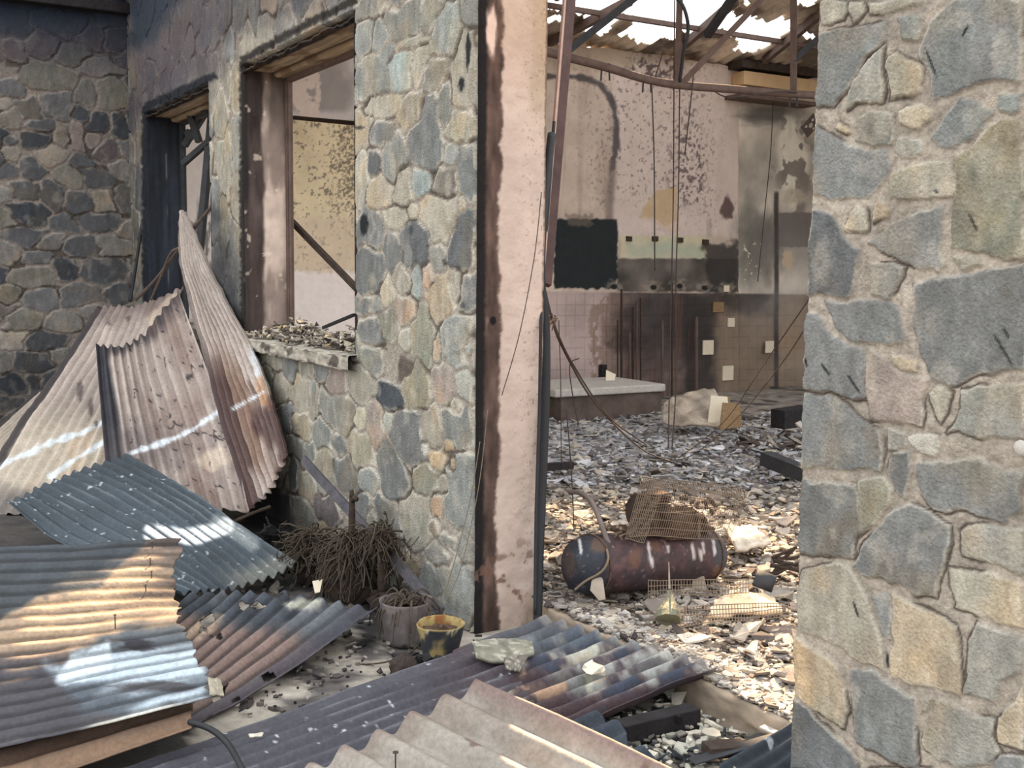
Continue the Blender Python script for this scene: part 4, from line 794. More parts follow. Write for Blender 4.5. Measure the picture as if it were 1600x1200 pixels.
def pE2(px, py, U, V, W, L, cr):
    c = np.ones(U.shape + (3,)) * rgb(76, 62, 66) * (1 + (nz(U, V, W, L, 3, 83, 3) - .5)[..., None] * .4)
    m = pmask(px, py, [(790, 1020), (860, 975), (1000, 1000), (1140, 1040), (1000, 1080), (900, 1090), (860, 1060)], 14, 18, .05); w = nz(U, V, W, L, 13, 84, 1.2)
    c = mixc(c, rgb(176, 184, 180), m * sst(.42, .60, w) * .75); c = mixc(c, rgb(60, 72, 90), m * sst(.5, .4, w) * .8); c = mixc(c, rgb(206, 204, 178), m * sst(.62, .68, nz(U, V, W, L, 8, 85, 2)) * .4)
    t = pmask(px, py, [(830, 1040), (900, 1020), (960, 1050), (900, 1085), (840, 1100), (800, 1085)], 8, 14, .06); c = mixc(c, rgb(178, 148, 122), t * sst(.42, .54, nz(U, V, W, L, 11, 86, 1.4)) * .85)
    c = mixc(c, rgb(66, 60, 66), sst(.56, .64, nz(U, V, W, L, 12, 87, 1.6)) * .6); tp = pmask(px, py, [(700, 985), (850, 960), (1000, 1000), (900, 1010), (760, 1035)], 8, 12, .05); c = mixc(c, rgb(88, 98, 106), tp * .6)
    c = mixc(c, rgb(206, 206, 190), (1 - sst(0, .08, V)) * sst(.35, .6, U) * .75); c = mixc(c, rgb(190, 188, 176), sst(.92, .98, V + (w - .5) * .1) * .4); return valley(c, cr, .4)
def pE3(px, py, U, V, W, L, cr):
    c = np.ones(U.shape + (3,)) * rgb(60, 68, 78) * (1 + (nz(U, V, W, L, 5, 93, 2) - .5)[..., None] * .6); return mixc(c, rgb(190, 200, 206), sst(.7, .75, nz(U, V, W, L, 20, 94)) * .8)
def pF(px, py, U, V, W, L, cr):
    c = np.ones(U.shape + (3,)) * rgb(150, 144, 136) * (1 + (nz(U, V, W, L, 3, 103, 3) - .5)[..., None] * .25)
    c = mixc(c, rgb(120, 100, 96), (1 - sst(.0, .09, U)) * .85); c = mixc(c, rgb(112, 92, 88), (1 - sst(0, .07, V + (nz(U, V, W, L, 5, 104) - .5) * .05)) * sst(.2, 1, cr) * .7)
    c = mixc(c, rgb(128, 116, 106), sst(.55, .68, nz(U, V, W, L, 7, 105, 2)) * .5); return mixc(c, rgb(90, 70, 62), sst(.70, .74, nz(U, V, W, L, 9, 106)) * .6)
def holesD(px, py, U, V, W, L): return (sst(.715, .735, nz(U, V, W, L, 9, 66)) > .5) | (blob(px, py, 418, 1057, 10, 6, .1, .5) > .5)
csheet('corrugated_sheet', 'pale corrugated sheet with a curled black left edge leaning on the left stone wall', [[(-75, 815, 7.3), (0, 713, 8.2), (73, 600, 9.1), (153, 477, 10.0)], [(60, 800, 7.2), (110, 700, 8.0), (165, 590, 8.9), (218, 478, 9.6)], [(190, 790, 7.1), (215, 690, 7.9), (250, 560, 8.5), (288, 448, 8.85)]], 12, .016, pA1, jag=.05, seed=11, dents=.03)
csheet('corrugated_sheet', 'pinkish grey corrugated sheet with torn top standing in front of the black-edged one', [[(150, 540, 8.3), (156, 620, 7.9), (165, 720, 7.4), (170, 790, 7.0)], [(215, 530, 8.4), (235, 620, 8.0), (262, 720, 7.4), (285, 800, 6.9)], [(280, 455, 8.6), (330, 590, 7.8), (365, 700, 7.2), (390, 797, 6.7)]], 11, .015, pA2, jag=.06, seed=21, dents=.03,)
csheet('corrugated_sheet', 'tall curved corrugated sheet ending in a sharp point by the small window', [[(283, 330, 9.0), (286, 430, 8.65), (322, 560, 7.8), (390, 797, 6.75)], [(285, 331, 8.95), (313, 438, 8.4), (366, 570, 7.5), (424, 757, 6.65)], [(287, 333, 8.92), (345, 450, 7.95), (408, 570, 7.12), (450, 705, 6.62)]], 9, .018, pA3, jag=.06, seed=31, dents=.03, nv=160)
csheet('corrugated_sheet', 'brown and white sheet half hidden behind the left end of the sheet pile', [[(-60, 715, 8.9), (66, 608, 9.9)], [(-60, 790, 8.3), (50, 660, 9.2)]], 8, .012, pA1, seed=41)
csheet('corrugated_sheet', 'dark slate grey corrugated sheet with a white crease across its middle', [[(10, 787, 6.3), (95, 850, 5.85), (185, 890, 5.5), (280, 928, 5.15)], [(100, 742, 6.6), (200, 792, 6.2), (290, 848, 5.75), (372, 918, 5.35)], [(195, 708, 6.9), (290, 765, 6.45), (365, 818, 6.05), (462, 882, 5.65)]], 12, .013, pB, seed=51, jag=.03, dents=.02)
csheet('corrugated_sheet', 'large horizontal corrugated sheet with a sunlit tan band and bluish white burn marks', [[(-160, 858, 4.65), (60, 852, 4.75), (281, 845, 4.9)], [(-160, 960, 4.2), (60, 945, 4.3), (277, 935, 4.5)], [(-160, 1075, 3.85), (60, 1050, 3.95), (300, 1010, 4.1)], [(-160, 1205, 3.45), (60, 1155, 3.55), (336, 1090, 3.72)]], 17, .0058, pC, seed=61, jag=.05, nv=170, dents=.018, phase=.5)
csheet('corrugated_sheet', 'brown sheet edge showing beneath the large sunlit sheet', [[(-160, 1215, 3.50), (300, 1092, 3.80)], [(-160, 1300, 3.25), (300, 1145, 3.62)]], 2, .012, pC3, seed=71, jag=.01)
csheet('corrugated_sheet', 'brownish corrugated sheet full of small holes lying below the burnt plants', [[(160, 1040, 4.45), (235, 980, 4.75), (300, 926, 5.05)], [(235, 1090, 4.15), (330, 1015, 4.5), (430, 925, 4.98)], [(290, 1150, 3.88), (440, 1062, 4.3), (592, 950, 4.9)]], 11, .013, pD, seed=81, jag=.05, hole=holesD, dents=.02)
csheet('corrugated_sheet', 'long purple black corrugated sheet lying across the foreground', [[(160, 1215, 3.52), (460, 1108, 3.95), (765, 1003, 4.42)], [(300, 1260, 3.3), (560, 1160, 3.68), (815, 1070, 4.08)], [(400, 1320, 3.2), (660, 1225, 3.45), (870, 1142, 3.72)]], 10, .013, pE1, seed=91, nv=200, dents=.015, flat=lambda U, V: .35 + .65 * sst(.06, .16, U))
csheet('corrugated_sheet', 'corrugated sheet scorched white blue and tan overhanging the doorway kerb', [[(705, 1025, 4.37), (775, 998, 4.50), (850, 968, 4.66)], [(790, 1088, 4.02), (890, 1050, 4.18), (990, 1008, 4.38)], [(880, 1148, 3.75), (1000, 1098, 3.92), (1127, 1047, 4.12)]], 10, .021, pE2, seed=101, nv=140, jag=.05, dents=.02)
csheet('corrugated_sheet', 'small dark broken sheet end between the pale front sheet and the charred beam', [[(800, 1175, 3.62), (925, 1118, 3.82)], [(900, 1260, 3.35), (1040, 1190, 3.52)]], 4, .020, pE3, seed=111, jag=.08)
csheet('corrugated_sheet', 'dark sheet corner lying against the foot of the right stone wall', [[(1120, 1205, 3.52), (1246, 1128, 3.72)], [(1180, 1260, 3.35), (1262, 1190, 3.5)]], 3, .014, pE3, seed=121, jag=.05)
csheet('corrugated_sheet', 'pale cement corrugated sheet with wide waves at the very front', [[(745, 1068, 3.72), (900, 1140, 3.47), (1080, 1225, 3.2)], [(590, 1150, 3.5), (730, 1228, 3.25), (900, 1320, 3.0)], [(430, 1225, 3.3), (560, 1310, 3.05), (700, 1410, 2.8)]], 6, .024, pF, seed=131, nv=160, thick=.007, jag=.012, per=20, dents=.01)
# ================================================================== THINGS
def single(name, mb, m, label, cat, group=None, smooth=False, bevel=0, kind=None, at=None):
    """one-mesh thing with its origin at its base"""
    V = np.array(mb.v); base = V.mean(0); base[2] = V[:, 2].min()
    mb.v = [tuple(v) for v in V - base]; o = mb.build(name, m, None, smooth, bevel); o.location = tuple(base)
    return tag(o, label, cat, group, kind)
def wiret(name, pts, r, m, label, cat='wire', group=None, n=5, k=8, wob=0):
    return single(name, MB().tube(pixpath(pts, k), r, n, wob=wob), m, label, cat, group, smooth=True)

# ---- charred plank and the burnt plants against the stone wall
single('charred_plank', MB().bar(PT(474, 718, 6.25), PT(690, 957, 4.95), .05, .022, up=(0, -1, .3)), M['plank'], 'narrow charred plank leaning against the stone wall behind the plants', 'plank', bevel=.003)
def leaves(mb, c, n, rad, drop, r, th=.0042, top=.0):
    j = lambda q: np.array([r.gauss(0, q), r.gauss(0, q), r.gauss(0, q)])
    for i in range(n):
        a = r.uniform(0, 6.283); R = rad * r.uniform(.3, .9); el = r.uniform(-.5, 1.1); dn = drop * r.uniform(.1, 1.0)
        s = np.array(c) + j(.025) + np.array([0, 0, r.uniform(-.06, .02)]); e = np.array([math.cos(a), math.sin(a), 0]); b = a + r.uniform(-1.6, 1.6); e2 = np.array([math.cos(b), math.sin(b), 0])
        p = [s, s + e * R * .45 * math.cos(el) + (0, 0, R * .45 * math.sin(el)) + j(.008)]
        p.append(p[-1] + e * R * .35 + e2 * R * .15 + (0, 0, -dn * .35) + j(.012)); p.append(p[-1] + e2 * R * .25 + (0, 0, -dn * .45) + j(.014)); p.append(p[-1] + e2 * R * .15 - e * R * .1 + (0, 0, -dn * .2 + r.uniform(-.02, .03)) + j(.012))
        p = [np.array([q[0], min(q[1], -.045), max(q[2], .012)]) for q in p]
        mb.tube(smoothpath(p, 3), th * r.uniform(.7, 1.5), 4, taper=.5)
def plant(label, c, base_t, nl, rad, drop, seed, trunk=None, ball=(.09, .14)):
    r = random.Random(seed); g = np.array(c); root = empty('burnt_plant', (g[0], g[1], 0), label, 'plant')
    mb = MB(); leaves(mb, c, nl, rad, drop, r); mb.build('leaves', M['leaf'], root, smooth=True)
    mb = MB(); pr = [(-.0, ball[0] * .8), (ball[1] * .3, ball[0] * 1.0), (ball[1] * .7, ball[0] * 1.05), (ball[1], ball[0] * .8), (ball[1] * 1.1, ball[0] * .3)]
    mb.lathe((g[0], g[1], .0), (0, 0, 1), pr, 18); mb.v = [(v[0] + r.gauss(0, .008), v[1] + r.gauss(0, .008), max(0, v[2] + r.gauss(0, .006))) for v in mb.v]; mb.build('root_ball', M['soil'], root)
    mb = MB(); mb.tube(smoothpath([(g[0], g[1], ball[1]), (g[0] + .01, g[1], (ball[1] + g[2]) / 2), tuple(g)], 4), .022, 8, wob=.3)
    if trunk: mb.tube(smoothpath([tuple(g)] + trunk, 4), .020, 8, taper=.8, wob=.3); e = np.array(trunk[-1]); mb.tube([e - (0, 0, .02), e + (.03, 0, .005), e + (.055, 0, .0)], .012, 6, wob=.4).tube([e, e + (-.01, 0, .035)], .012, 6, wob=.4)
    mb.build('stem', M['bark'], root, smooth=True); return root
c1 = PT(488, 850, 5.75); c2 = PT(550, 856, 5.45); c3 = PT(596, 835, 5.30)
for c in (c1, c2, c3): c[1] = min(c[1], -.17)
plant('burnt spiky plant with curled leaves, left clump beside the grey sheet', c1, 0, 420, .17, .10, 1, ball=(.08, .12))
plant('burnt plant with a broken stub of trunk and drooping leaves', c2, 0, 560, .19, .22, 2, trunk=[tuple(c2 + (0, 0, .12)), tuple(c2 + (.005, 0, .25))], ball=(.12, .16))
plant('small burnt plant clump behind the charred plank', c3, 0, 170, .11, .12, 3, ball=(.05, .08))

def pot(label, px, pyt, pyb, t, r0, r1, wall_col, soilm, seed, cf, melted=0):
    base = PT(px, pyb, t); base[2] = .0; h = (pyb - pyt) / FPX * t * 1.0; root = empty('plant_pot', base, label, 'plant pot'); r = random.Random(seed)
    A, U = np.meshgrid(np.linspace(0, 2 * np.pi, 49), np.linspace(0, 1, 26), indexing='ij')
    prof_r = np.interp(U, [0, .05, .48, .50, .53, .56, .95, 1], [0, r0, r1 * 1.0, r1 * 1.04, r1 * 1.03, r1 * .97, r0 * .93, 0]); prof_z = np.interp(U, [0, .05, .48, .50, .53, .56, .95, 1], [0, 0, h * .93, h * .97, h, h * .98, .012, .012])
    wv = (fbm(np.cos(A) * 1.6 + 5, np.sin(A) * 1.6 + 5, seed) - .5); k = U * (U < .5) * 2 + (1 - U) * 2 * (U >= .5)
    rr = prof_r * (1 + wv * .25 * melted * k); z = prof_z + wv * .10 * melted * (np.clip(prof_z / h - .6, 0, 1))
    P = np.stack([base[0] + rr * np.cos(A), base[1] + rr * np.sin(A), z], -1); q = proj(P); C = cf(q[0], q[1], U, A)
    gridmesh('pot_wall', P, C, m=M['plaster'], parent=root)
    mb = MB(); k = 22
    for ring, (f, zz) in enumerate([(.92, .80), (.6, .84), (.25, .86), (0.02, .87)]):
        pass
    mb.lathe((base[0], base[1], 0), (0, 0, 1), [(h * .72, r1 * .86), (h * .80, r1 * .84), (h * .83, r1 * .5), (h * .85, r1 * .1)], k); mb.v = [(v[0], v[1], v[2] + r.gauss(0, .006)) for v in mb.v]; mb.build('soil', soilm, root)
    return root, base, h
def cf1(px, py, U, A):
    c = np.ones(U.shape + (3,)) * rgb(104, 98, 98) * (1 + (fbm(A * 3, U * 8, 5) - .5)[..., None] * .6); return mixc(c, rgb(150, 140, 130), sst(.6, .7, fbm(A * 2, U * 3, 9)) * .5)
def cf2(px, py, U, A):
    c = np.ones(U.shape + (3,)) * rgb(160, 142, 96) * (1 + (fbm(A * 3, U * 8, 15) - .5)[..., None] * .3)
    c = mixc(c, rgb(52, 54, 60), sst(.40, .54, fbm(A * 1.2, U * 4, 22) + (U < .5) * .12 - .04) * (U < .5)); c = mixc(c, rgb(120, 70, 40), (U > .53) * sst(.45, .6, fbm(A * 5, U * 9, 19)) * .8)
    return mixc(c, rgb(226, 216, 190), np.exp(-((U - .47) / .02) ** 2) * sst(.5, .6, fbm(A * 3, U, 20)))
r1_, b1_, h1_ = pot('large grey burnt plant pot with dead stems hanging over its rim', 634, 945, 1016, 4.85, .088, .112, 0, M['soil'], 4, cf1, .35)
mb = MB(); r = random.Random(9)
for i in range(26):
    a = r.uniform(0, 6.283) if i > 9 else r.uniform(-2.6, -.4); s = b1_ + (r.gauss(0, .03), r.gauss(0, .03), h1_ * .85); e = np.array([math.cos(a), math.sin(a), 0])
    mb.tube(smoothpath([s, s + e * .06 + (0, 0, r.uniform(.02, .06)), s + e * .125 + (0, 0, -.01), s + e * r.uniform(.13, .16) + (0, 0, -r.uniform(.04, .15))], 5), r.uniform(.003, .006), 5, taper=.6)
mb.build('dead_stems', M['leaf'], r1_, smooth=True)
r2_, b2_, h2_ = pot('yellow plastic plant pot, melted and blackened, by the doorway corner', 688, 962, 1024, 4.62, .066, .097, 0, M['rust'], 6, cf2, .45)
mb = MB().lathe(PT(632, 1050, 4.45) * (1, 1, 0), (0, 0, 1), [(0, .055), (.03, .066), (.06, .055), (.08, .02)], 14); mb.v = [(v[0] + rnd.gauss(0, .006), v[1] + rnd.gauss(0, .006), max(0, v[2] + rnd.gauss(0, .005))) for v in mb.v]
single('soil_clod', mb, M['soil'], 'brown lump of burnt soil and roots in front of the two pots', 'soil lump')
wiret('dead_stem', [(660, 1000, 4.7), (640, 1020, 4.6), (600, 1035, 4.55), (540, 1040, 4.6)], .004, M['leaf'], 'long dry stem lying on the paving left of the pots', 'stem')
mb = MB(); r = random.Random(12)
for i in range(60):
    p = PT(r.uniform(395, 450), r.uniform(760, 850), 6.35); p[2] = abs(r.gauss(0, .05)) + .02; p[1] = min(p[1], -.1)
    if r.random() < .5: shard(mb, p, r.uniform(.04, .12), rgb(50, 48, 50), .6, .03, r=r)
    else: mb.tube([p, p + (r.gauss(0, .09), r.gauss(0, .09), r.uniform(0, .1))], .006, 5)
o = mb.build('charcoal', M['char']); tag(o, 'heap of charcoal and burnt twigs between the sheets and the plants', 'charcoal', kind='stuff')
wiret('branch', [(366, 815, 6.15), (395, 802, 6.2), (422, 792, 6.3)], .010, M['bark'], 'short dark branch poking out under the tall sheet', 'branch', n=7, wob=.3)
single('plastic_scrap', MB().prism([PT(488, 908, 5.3), PT(504, 905, 5.32), (PT(500, 924, 5.28)), PT(492, 926, 5.27)], (0, 0, 1), .004), M['tile'], 'small white scrap beside the burnt root balls', 'scrap')

# ---- branches in the corner by the small window
wiret('branch', [(335, 318, 8.75), (312, 345, 8.85), (275, 395, 8.95), (240, 440, 9.1), (212, 468, 9.3)], .014, M['drybr'], 'long dry branch reaching from the small window down to the sheets', 'branch', n=7, wob=.4)
wiret('branch', [(290, 385, 8.9), (268, 394, 8.9), (252, 430, 9.05), (236, 468, 9.2)], .010, M['drybr'], 'short forked dry branch below the long one', 'branch', n=7, wob=.4)
wiret('cable', [(212, 112, 10.3), (220, 150, 10.2), (227, 250, 10.1), (224, 330, 10.1), (210, 430, 10.0), (203, 470, 9.9)], .014, M['hose'], 'black cable hanging down the inner corner of the stone walls', 'cable', n=6)
wiret('wire', [(322, 44, 8.3), (250, 115, 9.2), (180, 190, 10.1), (105, 262, 10.35), (72, 295, 10.4)], .003, M['mesh'], 'thin pale wire stretched diagonally over the corner', group='thin slack wires')
wiret('wire', [(560, 395, 5.95), (605, 330, 5.6), (640, 290, 5.4)], .0022, M['wire'], 'thin wire crossing the stone pillar beside the window', group='thin slack wires')
wiret('wire', [(846, 300, 4.9), (835, 400, 4.9), (812, 520, 4.86), (784, 618, 4.84)], .0022, M['wire'], 'thin wire slanting across the pink door reveal', group='thin slack wires')
wiret('wire', [(750, 690, 4.8), (735, 780, 4.8), (712, 870, 4.78), (690, 945, 4.75)], .002, M['mesh'], 'thin wire slanting in front of the foot of the stone pillar', group='thin slack wires')
wiret('wire', [(762, 640, 4.75), (748, 760, 4.75), (722, 880, 4.72), (700, 935, 4.7)], .002, M['mesh'], 'second thin wire beside the stone pillar, nearer the doorway', group='thin slack wires')
wiret('wire', [(600, 905, 5.0), (630, 870, 5.0), (655, 838, 5.05)], .0025, M['wire'], 'short thin wire sticking up behind the grey pot', group='thin slack wires')
wiret('hose', [(296, 1128, 3.66), (330, 1140, 3.6), (358, 1165, 3.5), (385, 1215, 3.4)], .010, M['hose'], 'black hose curving over the long dark sheet', 'hose', n=8)

# ---- debris on the sill of the large window
mb = MB(); r = random.Random(31)
for i in range(620):
    x = r.uniform(-7.38, -5.60); y = r.uniform(-.03, .30); dens = .4 + .6 * math.sin((x + 7.4) * 3.2) ** 2; hmax = .13 * dens * (1 - abs(y - .16) / .25) + .01
    p = np.array([x, y, 1.158 + r.uniform(0, max(.012, hmax))]); u = r.random()
    if u < .55: mb.tube(smoothpath([p, p + (r.gauss(0, .03), r.gauss(0, .02), r.gauss(0, .012)), p + (r.gauss(0, .06), r.gauss(0, .03), r.gauss(0, .015))], 3), r.uniform(.003, .006), 4, c=scol(r, [(150, 142, 132), (110, 102, 96), (180, 172, 160), (70, 62, 58)]))
    else: shard(mb, p, r.uniform(.02, .07), scol(r, [(170, 160, 146), (120, 108, 98), (206, 196, 180), (60, 54, 52), (214, 190, 150)]), .5, .005, r=r, curl=1.5)
mb.v = [(v[0], v[1], max(v[2], 1.157)) for v in mb.v]
o = mb.build('sill_debris', M['rubble']); tag(o, 'tangle of burnt scraps heaped on the large window sill', 'debris', kind='stuff')
single('charred_stick', MB().bar(PT(505, 512, 6.55), PT(553, 492, 6.15), .016, .016), M['char'], 'black charred stick on the debris of the window sill', 'stick')

# ---- bars and pipes seen through the windows
def bar(name, a, b, w, m, label, cat='steel bar', h=None): return single(name, MB().bar(PT(*a), PT(*b), w, h or w), m, label, cat, bevel=.002)
bar('steel_pipe', (440, 182, 11.33), (600, 197, 9.6), .04, M['bark'], 'thin horizontal pipe seen through the large window', 'pipe')
bar('steel_bar', (452, 342, 7.9), (600, 495, 7.3), .036, M['bark'], 'slanting bar behind the large window')
for a, b, w, l in [((297, 178, 9.5), (311, 222, 9.5), .05, 'short hanging bar seen in the small window'), ((286, 256, 9.4), (344, 205, 9.2), .045, 'bar rising to the right in the small window'), ((332, 175, 9.3), (309, 420, 9.2), .055, 'long dark upright bar on the right of the small window'),
                   ((288, 228, 9.9), (318, 180, 9.8), .05, 'pale far bar crossing the top of the small window'), ((286, 160, 9.3), (340, 178, 9.1), .04, 'thin bar under the small window lintel'), ((291, 205, 9.7), (303, 215, 9.7), .05, 'stubby bar end at the left of the small window'), ((313, 165, 9.2), (336, 192, 9.1), .035, 'short brown bar at the top right of the small window')]:
    bar('steel_bar', a, b, w, M['dsteel'], l)

# ---- doorway: red steel pole and black hose
pr_ = empty('steel_pole', PT(848, 445, 5.02), 'leaning red brown steel pole beside the door reveal', 'steel pole')
MB().bar(PT(893, -25, 5.75), PT(852, 445, 5.05), .030, .05, up=(0, 1, 0)).build('web', M['redsteel'], pr_)
MB().bar(PT(884, -25, 5.72), PT(846, 445, 5.02), .022, .012, up=(0, 1, 0)).build('flange', mat('lit_face_pink', (176, 150, 140), var=.25, bump=.3), pr_)  # pinkish tone stands for the lit face of the pole
wiret('hose', [(862, 210, 5.25), (850, 320, 5.1), (845, 430, 5.03), (852, 500, 5.05), (853, 600, 5.05), (848, 740, 5.03), (843, 860, 4.98), (840, 975, 4.93)], .020, M['hose'], 'thick black hose hanging along the edge of the door reveal', 'hose', n=10)
wiret('cable', [(866, 190, 5.3), (856, 330, 5.15), (848, 440, 5.08), (845, 520, 5.0), (843, 640, 5.0), (838, 800, 4.96), (836, 960, 4.9)], .008, M['hose'], 'thin dark cable beside the thick black hose', 'cable')
wiret('cable', [(852, 455, 5.1), (862, 495, 5.2), (880, 545, 5.6), (930, 630, 6.6), (1000, 700, 7.4), (1050, 722, 7.8)], .006, M['wire'], 'burnt cable sagging from the hose to the hall floor', 'cable')
wiret('cable', [(860, 490, 5.2), (890, 560, 5.7), (950, 650, 6.8), (1010, 695, 7.5)], .005, M['wire'], 'second burnt cable sagging beside the first into the hall', 'cable')
mb = MB(); r = random.Random(2)
for i in range(14):
    p = PT(861 + r.uniform(-4, 6), 496 + r.uniform(-8, 10), 5.2); mb.tube([p, p + (r.gauss(0, .02), r.gauss(0, .02), r.gauss(0, .02))], .004, 4)
single('wire_knot', mb, M['drybr'], 'small tangled knot of wire by the black hose', 'wire')

# ---- hanging wires in the hall
gw = 'thin burnt wires hanging down in the hall'
for l, pts in [('wire hanging from the truss above the pale shelf band, left of three', [(1018, 126, 9.61), (1022, 250, 9.6), (1023, 405, 9.8), (1024, 420, 9.8)]),
               ('long wire hanging below the truss joint, reaching the floor', [(1054, 0, 9.6), (1053, 130, 9.7), (1052, 300, 9.8), (1049, 450, 9.8), (1046, 600, 9.6), (1044, 700, 8.8)]),
               ('long wire hanging close beside the truss joint wire', [(1066, 0, 9.6), (1062, 140, 9.7), (1060, 300, 9.8), (1056, 450, 9.8), (1056, 600, 9.6), (1050, 700, 8.8)]),
               ('short wire hanging right of the truss joint', [(1084, 111, 9.69), (1078, 170, 9.69), (1070, 240, 9.69)]),
               ('thin wire hanging in front of the grey right recess', [(1208, 157, 14.1), (1204, 240, 14.1), (1195, 330, 14.1), (1184, 440, 14.1)]),
               ('straight wire hanging above the left of the concrete block', [(873, 500, 6.4), (876, 600, 6.4), (877, 720, 6.3)]),
               ('thin wire reaching down to the compressor tank', [(885, 640, 5.6), (893, 740, 5.6), (897, 830, 5.5)]),
               ('slack wire slanting down from the right stone wall', [(1268, 462, 4.6), (1200, 560, 5.6), (1130, 660, 7.2), (1060, 716, 8.0)]),
               ('second slack wire below the one from the right wall', [(1266, 500, 4.6), (1220, 570, 5.6), (1150, 655, 7.0), (1080, 712, 8.0), (1030, 720, 8.0)]),
               ('curly wire by the left edge of the hall wall', [(905, 560, 11.2), (890, 572, 11.1), (896, 625, 11.0), (904, 664, 10.9)]),
               ('thin wire spanning to the right under the truss pipe', [(1110, 137, 9.87), (1140, 152, 9.9), (1220, 143, 10.2), (1256, 148, 10.48)]),
               ('wire dangling from the truss clamp on the left', [(1036, 78, 9.7), (1030, 100, 9.66), (1022, 126, 9.62)])]:
    wiret('wire', pts, .006 if pts[0][2] > 7 else .003, M['wire'], l, group=gw)
wiret('wire_bundle', [(1020, -10, 9.2), (1060, 0, 9.2), (1075, 40, 9.3), (1068, 80, 9.4), (1062, 128, 9.6)], .016, M['dsteel'], 'loose wire bundle wound around the truss post', 'wire')

# ---- fallen roof truss
tr = empty('roof_truss', PT(1060, 133, 9.7), 'sagging steel roof truss with a bent lower pipe', 'roof truss')
MB().tube(pixpath([(820, 72, 9.0), (880, 88, 9.2), (950, 106, 9.4), (1010, 124, 9.6), (1062, 133, 9.7), (1150, 140, 10.0), (1240, 147, 10.4), (1300, 150, 10.7)], 5), .036, 12).build('bottom_chord', M['steel'], tr, smooth=True)
for a, b, w in [((1062, -20, 9.4), (1058, 132, 9.7), .05), ((1240, -20, 10.1), (1240, 147, 10.4), .055)]: MB().bar(PT(*a), PT(*b), w, w).build('post', M['steel'], tr)
for a, b, w in [((1064, 132, 9.7), (1200, -12, 9.6), .05), ((884, 82, 9.2), (1000, -10, 9.3), .06), ((1300, 40, 10.2), (1240, 95, 10.3), .05), ((1105, 55, 9.9), (1150, -10, 9.4), .06)]: MB().bar(PT(*a), PT(*b), w, w).build('brace', M['dsteel'] if b[0] != 1200 else M['steel'], tr)
for x, y, t in ((946, 105, 9.38), (1011, 124, 9.6), (1240, 148, 10.4)):
    a = PT(x, y, t); mb = MB()
    for k in (-.03, .03): mb.bar(a + RT * k + (0, 0, .03), a + RT * k * 1.2 + (0, 0, -.11), .014, .014)
    mb.build('clamp', M['dsteel'], tr)

# ---- end wall fittings
def wbox(name, x0, y0, x1, y1, d, m, parent=None, off=0.0):
    a = PX(x0, y0, XW + off + d); b_ = PX(x1, y1, XW + off + d); return MB().box((XW + off, a[1], b_[2]), (XW + off + d, b_[1], a[2]))
bx = empty('wall_cabinet', PX(1222, 160, XW), 'beige box fixed high on the hall wall above the dark recess', 'wall box')
wbox('', 1163, 110, 1276, 146, .22, 0).build('body', mat('beige_board', (206, 176, 136), var=.12), bx, bevel=.006)
wbox('', 1158, 151, 1280, 160, .30, 0).build('shelf', M['steel'], bx); wbox('', 1160, 104, 1279, 109, .26, 0).build('top', M['bark'], bx)
for i, (x, y) in enumerate([(984, 373), (1025, 373), (1064, 375), (1104, 378)]):
    single('socket_box', wbox('', x - 4, y - 4, x + 4, y + 4, .035, 0), M['bark'], 'small burnt socket box on the pale wall band, number %s from the left' % ['first', 'second', 'third', 'fourth'][i], 'socket', 'socket boxes in a row on the pale band', bevel=.004)
for x, y, w, h, l in [(1107, 543, 8, 11, 'cream tile left on the sooty wall, middle of the hall'), (1143, 504, 5, 7, 'small cream tile higher up on the sooty wall'), (1203, 542, 6, 9, 'cream tile beside the dark upright on the right'), (1138, 583, 8, 11, 'browned cream tile lowest of those on the wall'), (1123, 480, 8, 8, 'brown scorched tile left of the small high tile'), (1136, 451, 4, 5, 'tiny pale tile at the edge of the black band')]:
    single('wall_tile', wbox('', x - w, y - h, x + w, y + h, .02, 0, off=.005), M['tile'] if x != 1123 else M['timber'], l, 'tile', 'tiles still on the hall wall', bevel=.003)
for i, (x, y0, y1, w, l) in enumerate([(971, 452, 615, .02, 'longest pipe left of the cluster'), (984, 520, 615, .02, 'short pipe at the left of the cluster'), (989, 480, 615, .02, 'thin pipe second in the cluster'), (995, 470, 612, .015, 'thin pipe in the middle of the cluster'), (1001, 465, 618, .015, 'thin pipe right of the cluster'), (1035, 500, 640, .028, 'thick dark pipe near the hood'),
                                  (1050, 440, 625, .015, 'reddish pipe above the hood'), (1088, 495, 610, .035, 'grey upright pipe behind the hood'), (965, 500, 610, .012, 'faint pipe nearest the leaning tile')]):
    a = PX(x, y0, XW + .12); b_ = PX(x, y1, XW + .12); single('wall_pipe', MB().tube([a, b_], w * .7, 7), M['steel'] if i % 2 else M['bark'], 'vertical service pipe on the sooty wall, ' + l, 'pipe', 'vertical pipes on the hall wall')
single('dark_post', MB().tube([PX(942, 570, -10.4), PX(941, 632, -10.4)], .055, 8, wob=.3), M['char'], 'short charred post standing at the left of the pipes', 'post')
a = PT(947, 578, 12.2); single('loose_tile', MB().prism([PT(947, 578, 12.3), PT(962, 585, 12.3), PT(958, 606, 12.2), PT(946, 603, 12.2)], FW, .02), M['tile'], 'cream tile leaning beside the charred post', 'tile')
XB = -9.35; a = PX(877, 640, XB); b_ = PX(1036, 640, XB)
cb = empty('concrete_counter', (XB - .4, (a[1] + b_[1]) / 2, ZI), 'low grey concrete counter across the back of the hall', 'counter')
MB().box((XB - .9, a[1] - .1, .36), (XB + .04, b_[1], .44)).build('top', M['ash'], cb, bevel=.015)
MB().box((XB - .8, a[1], ZI - .04), (XB, b_[1] - .02, .37)).build('body', mat('dark_concrete', (96, 84, 78), var=.4, scale=5, bump=.6), cb, bevel=.01)  # counter front in a darker concrete tone than the top
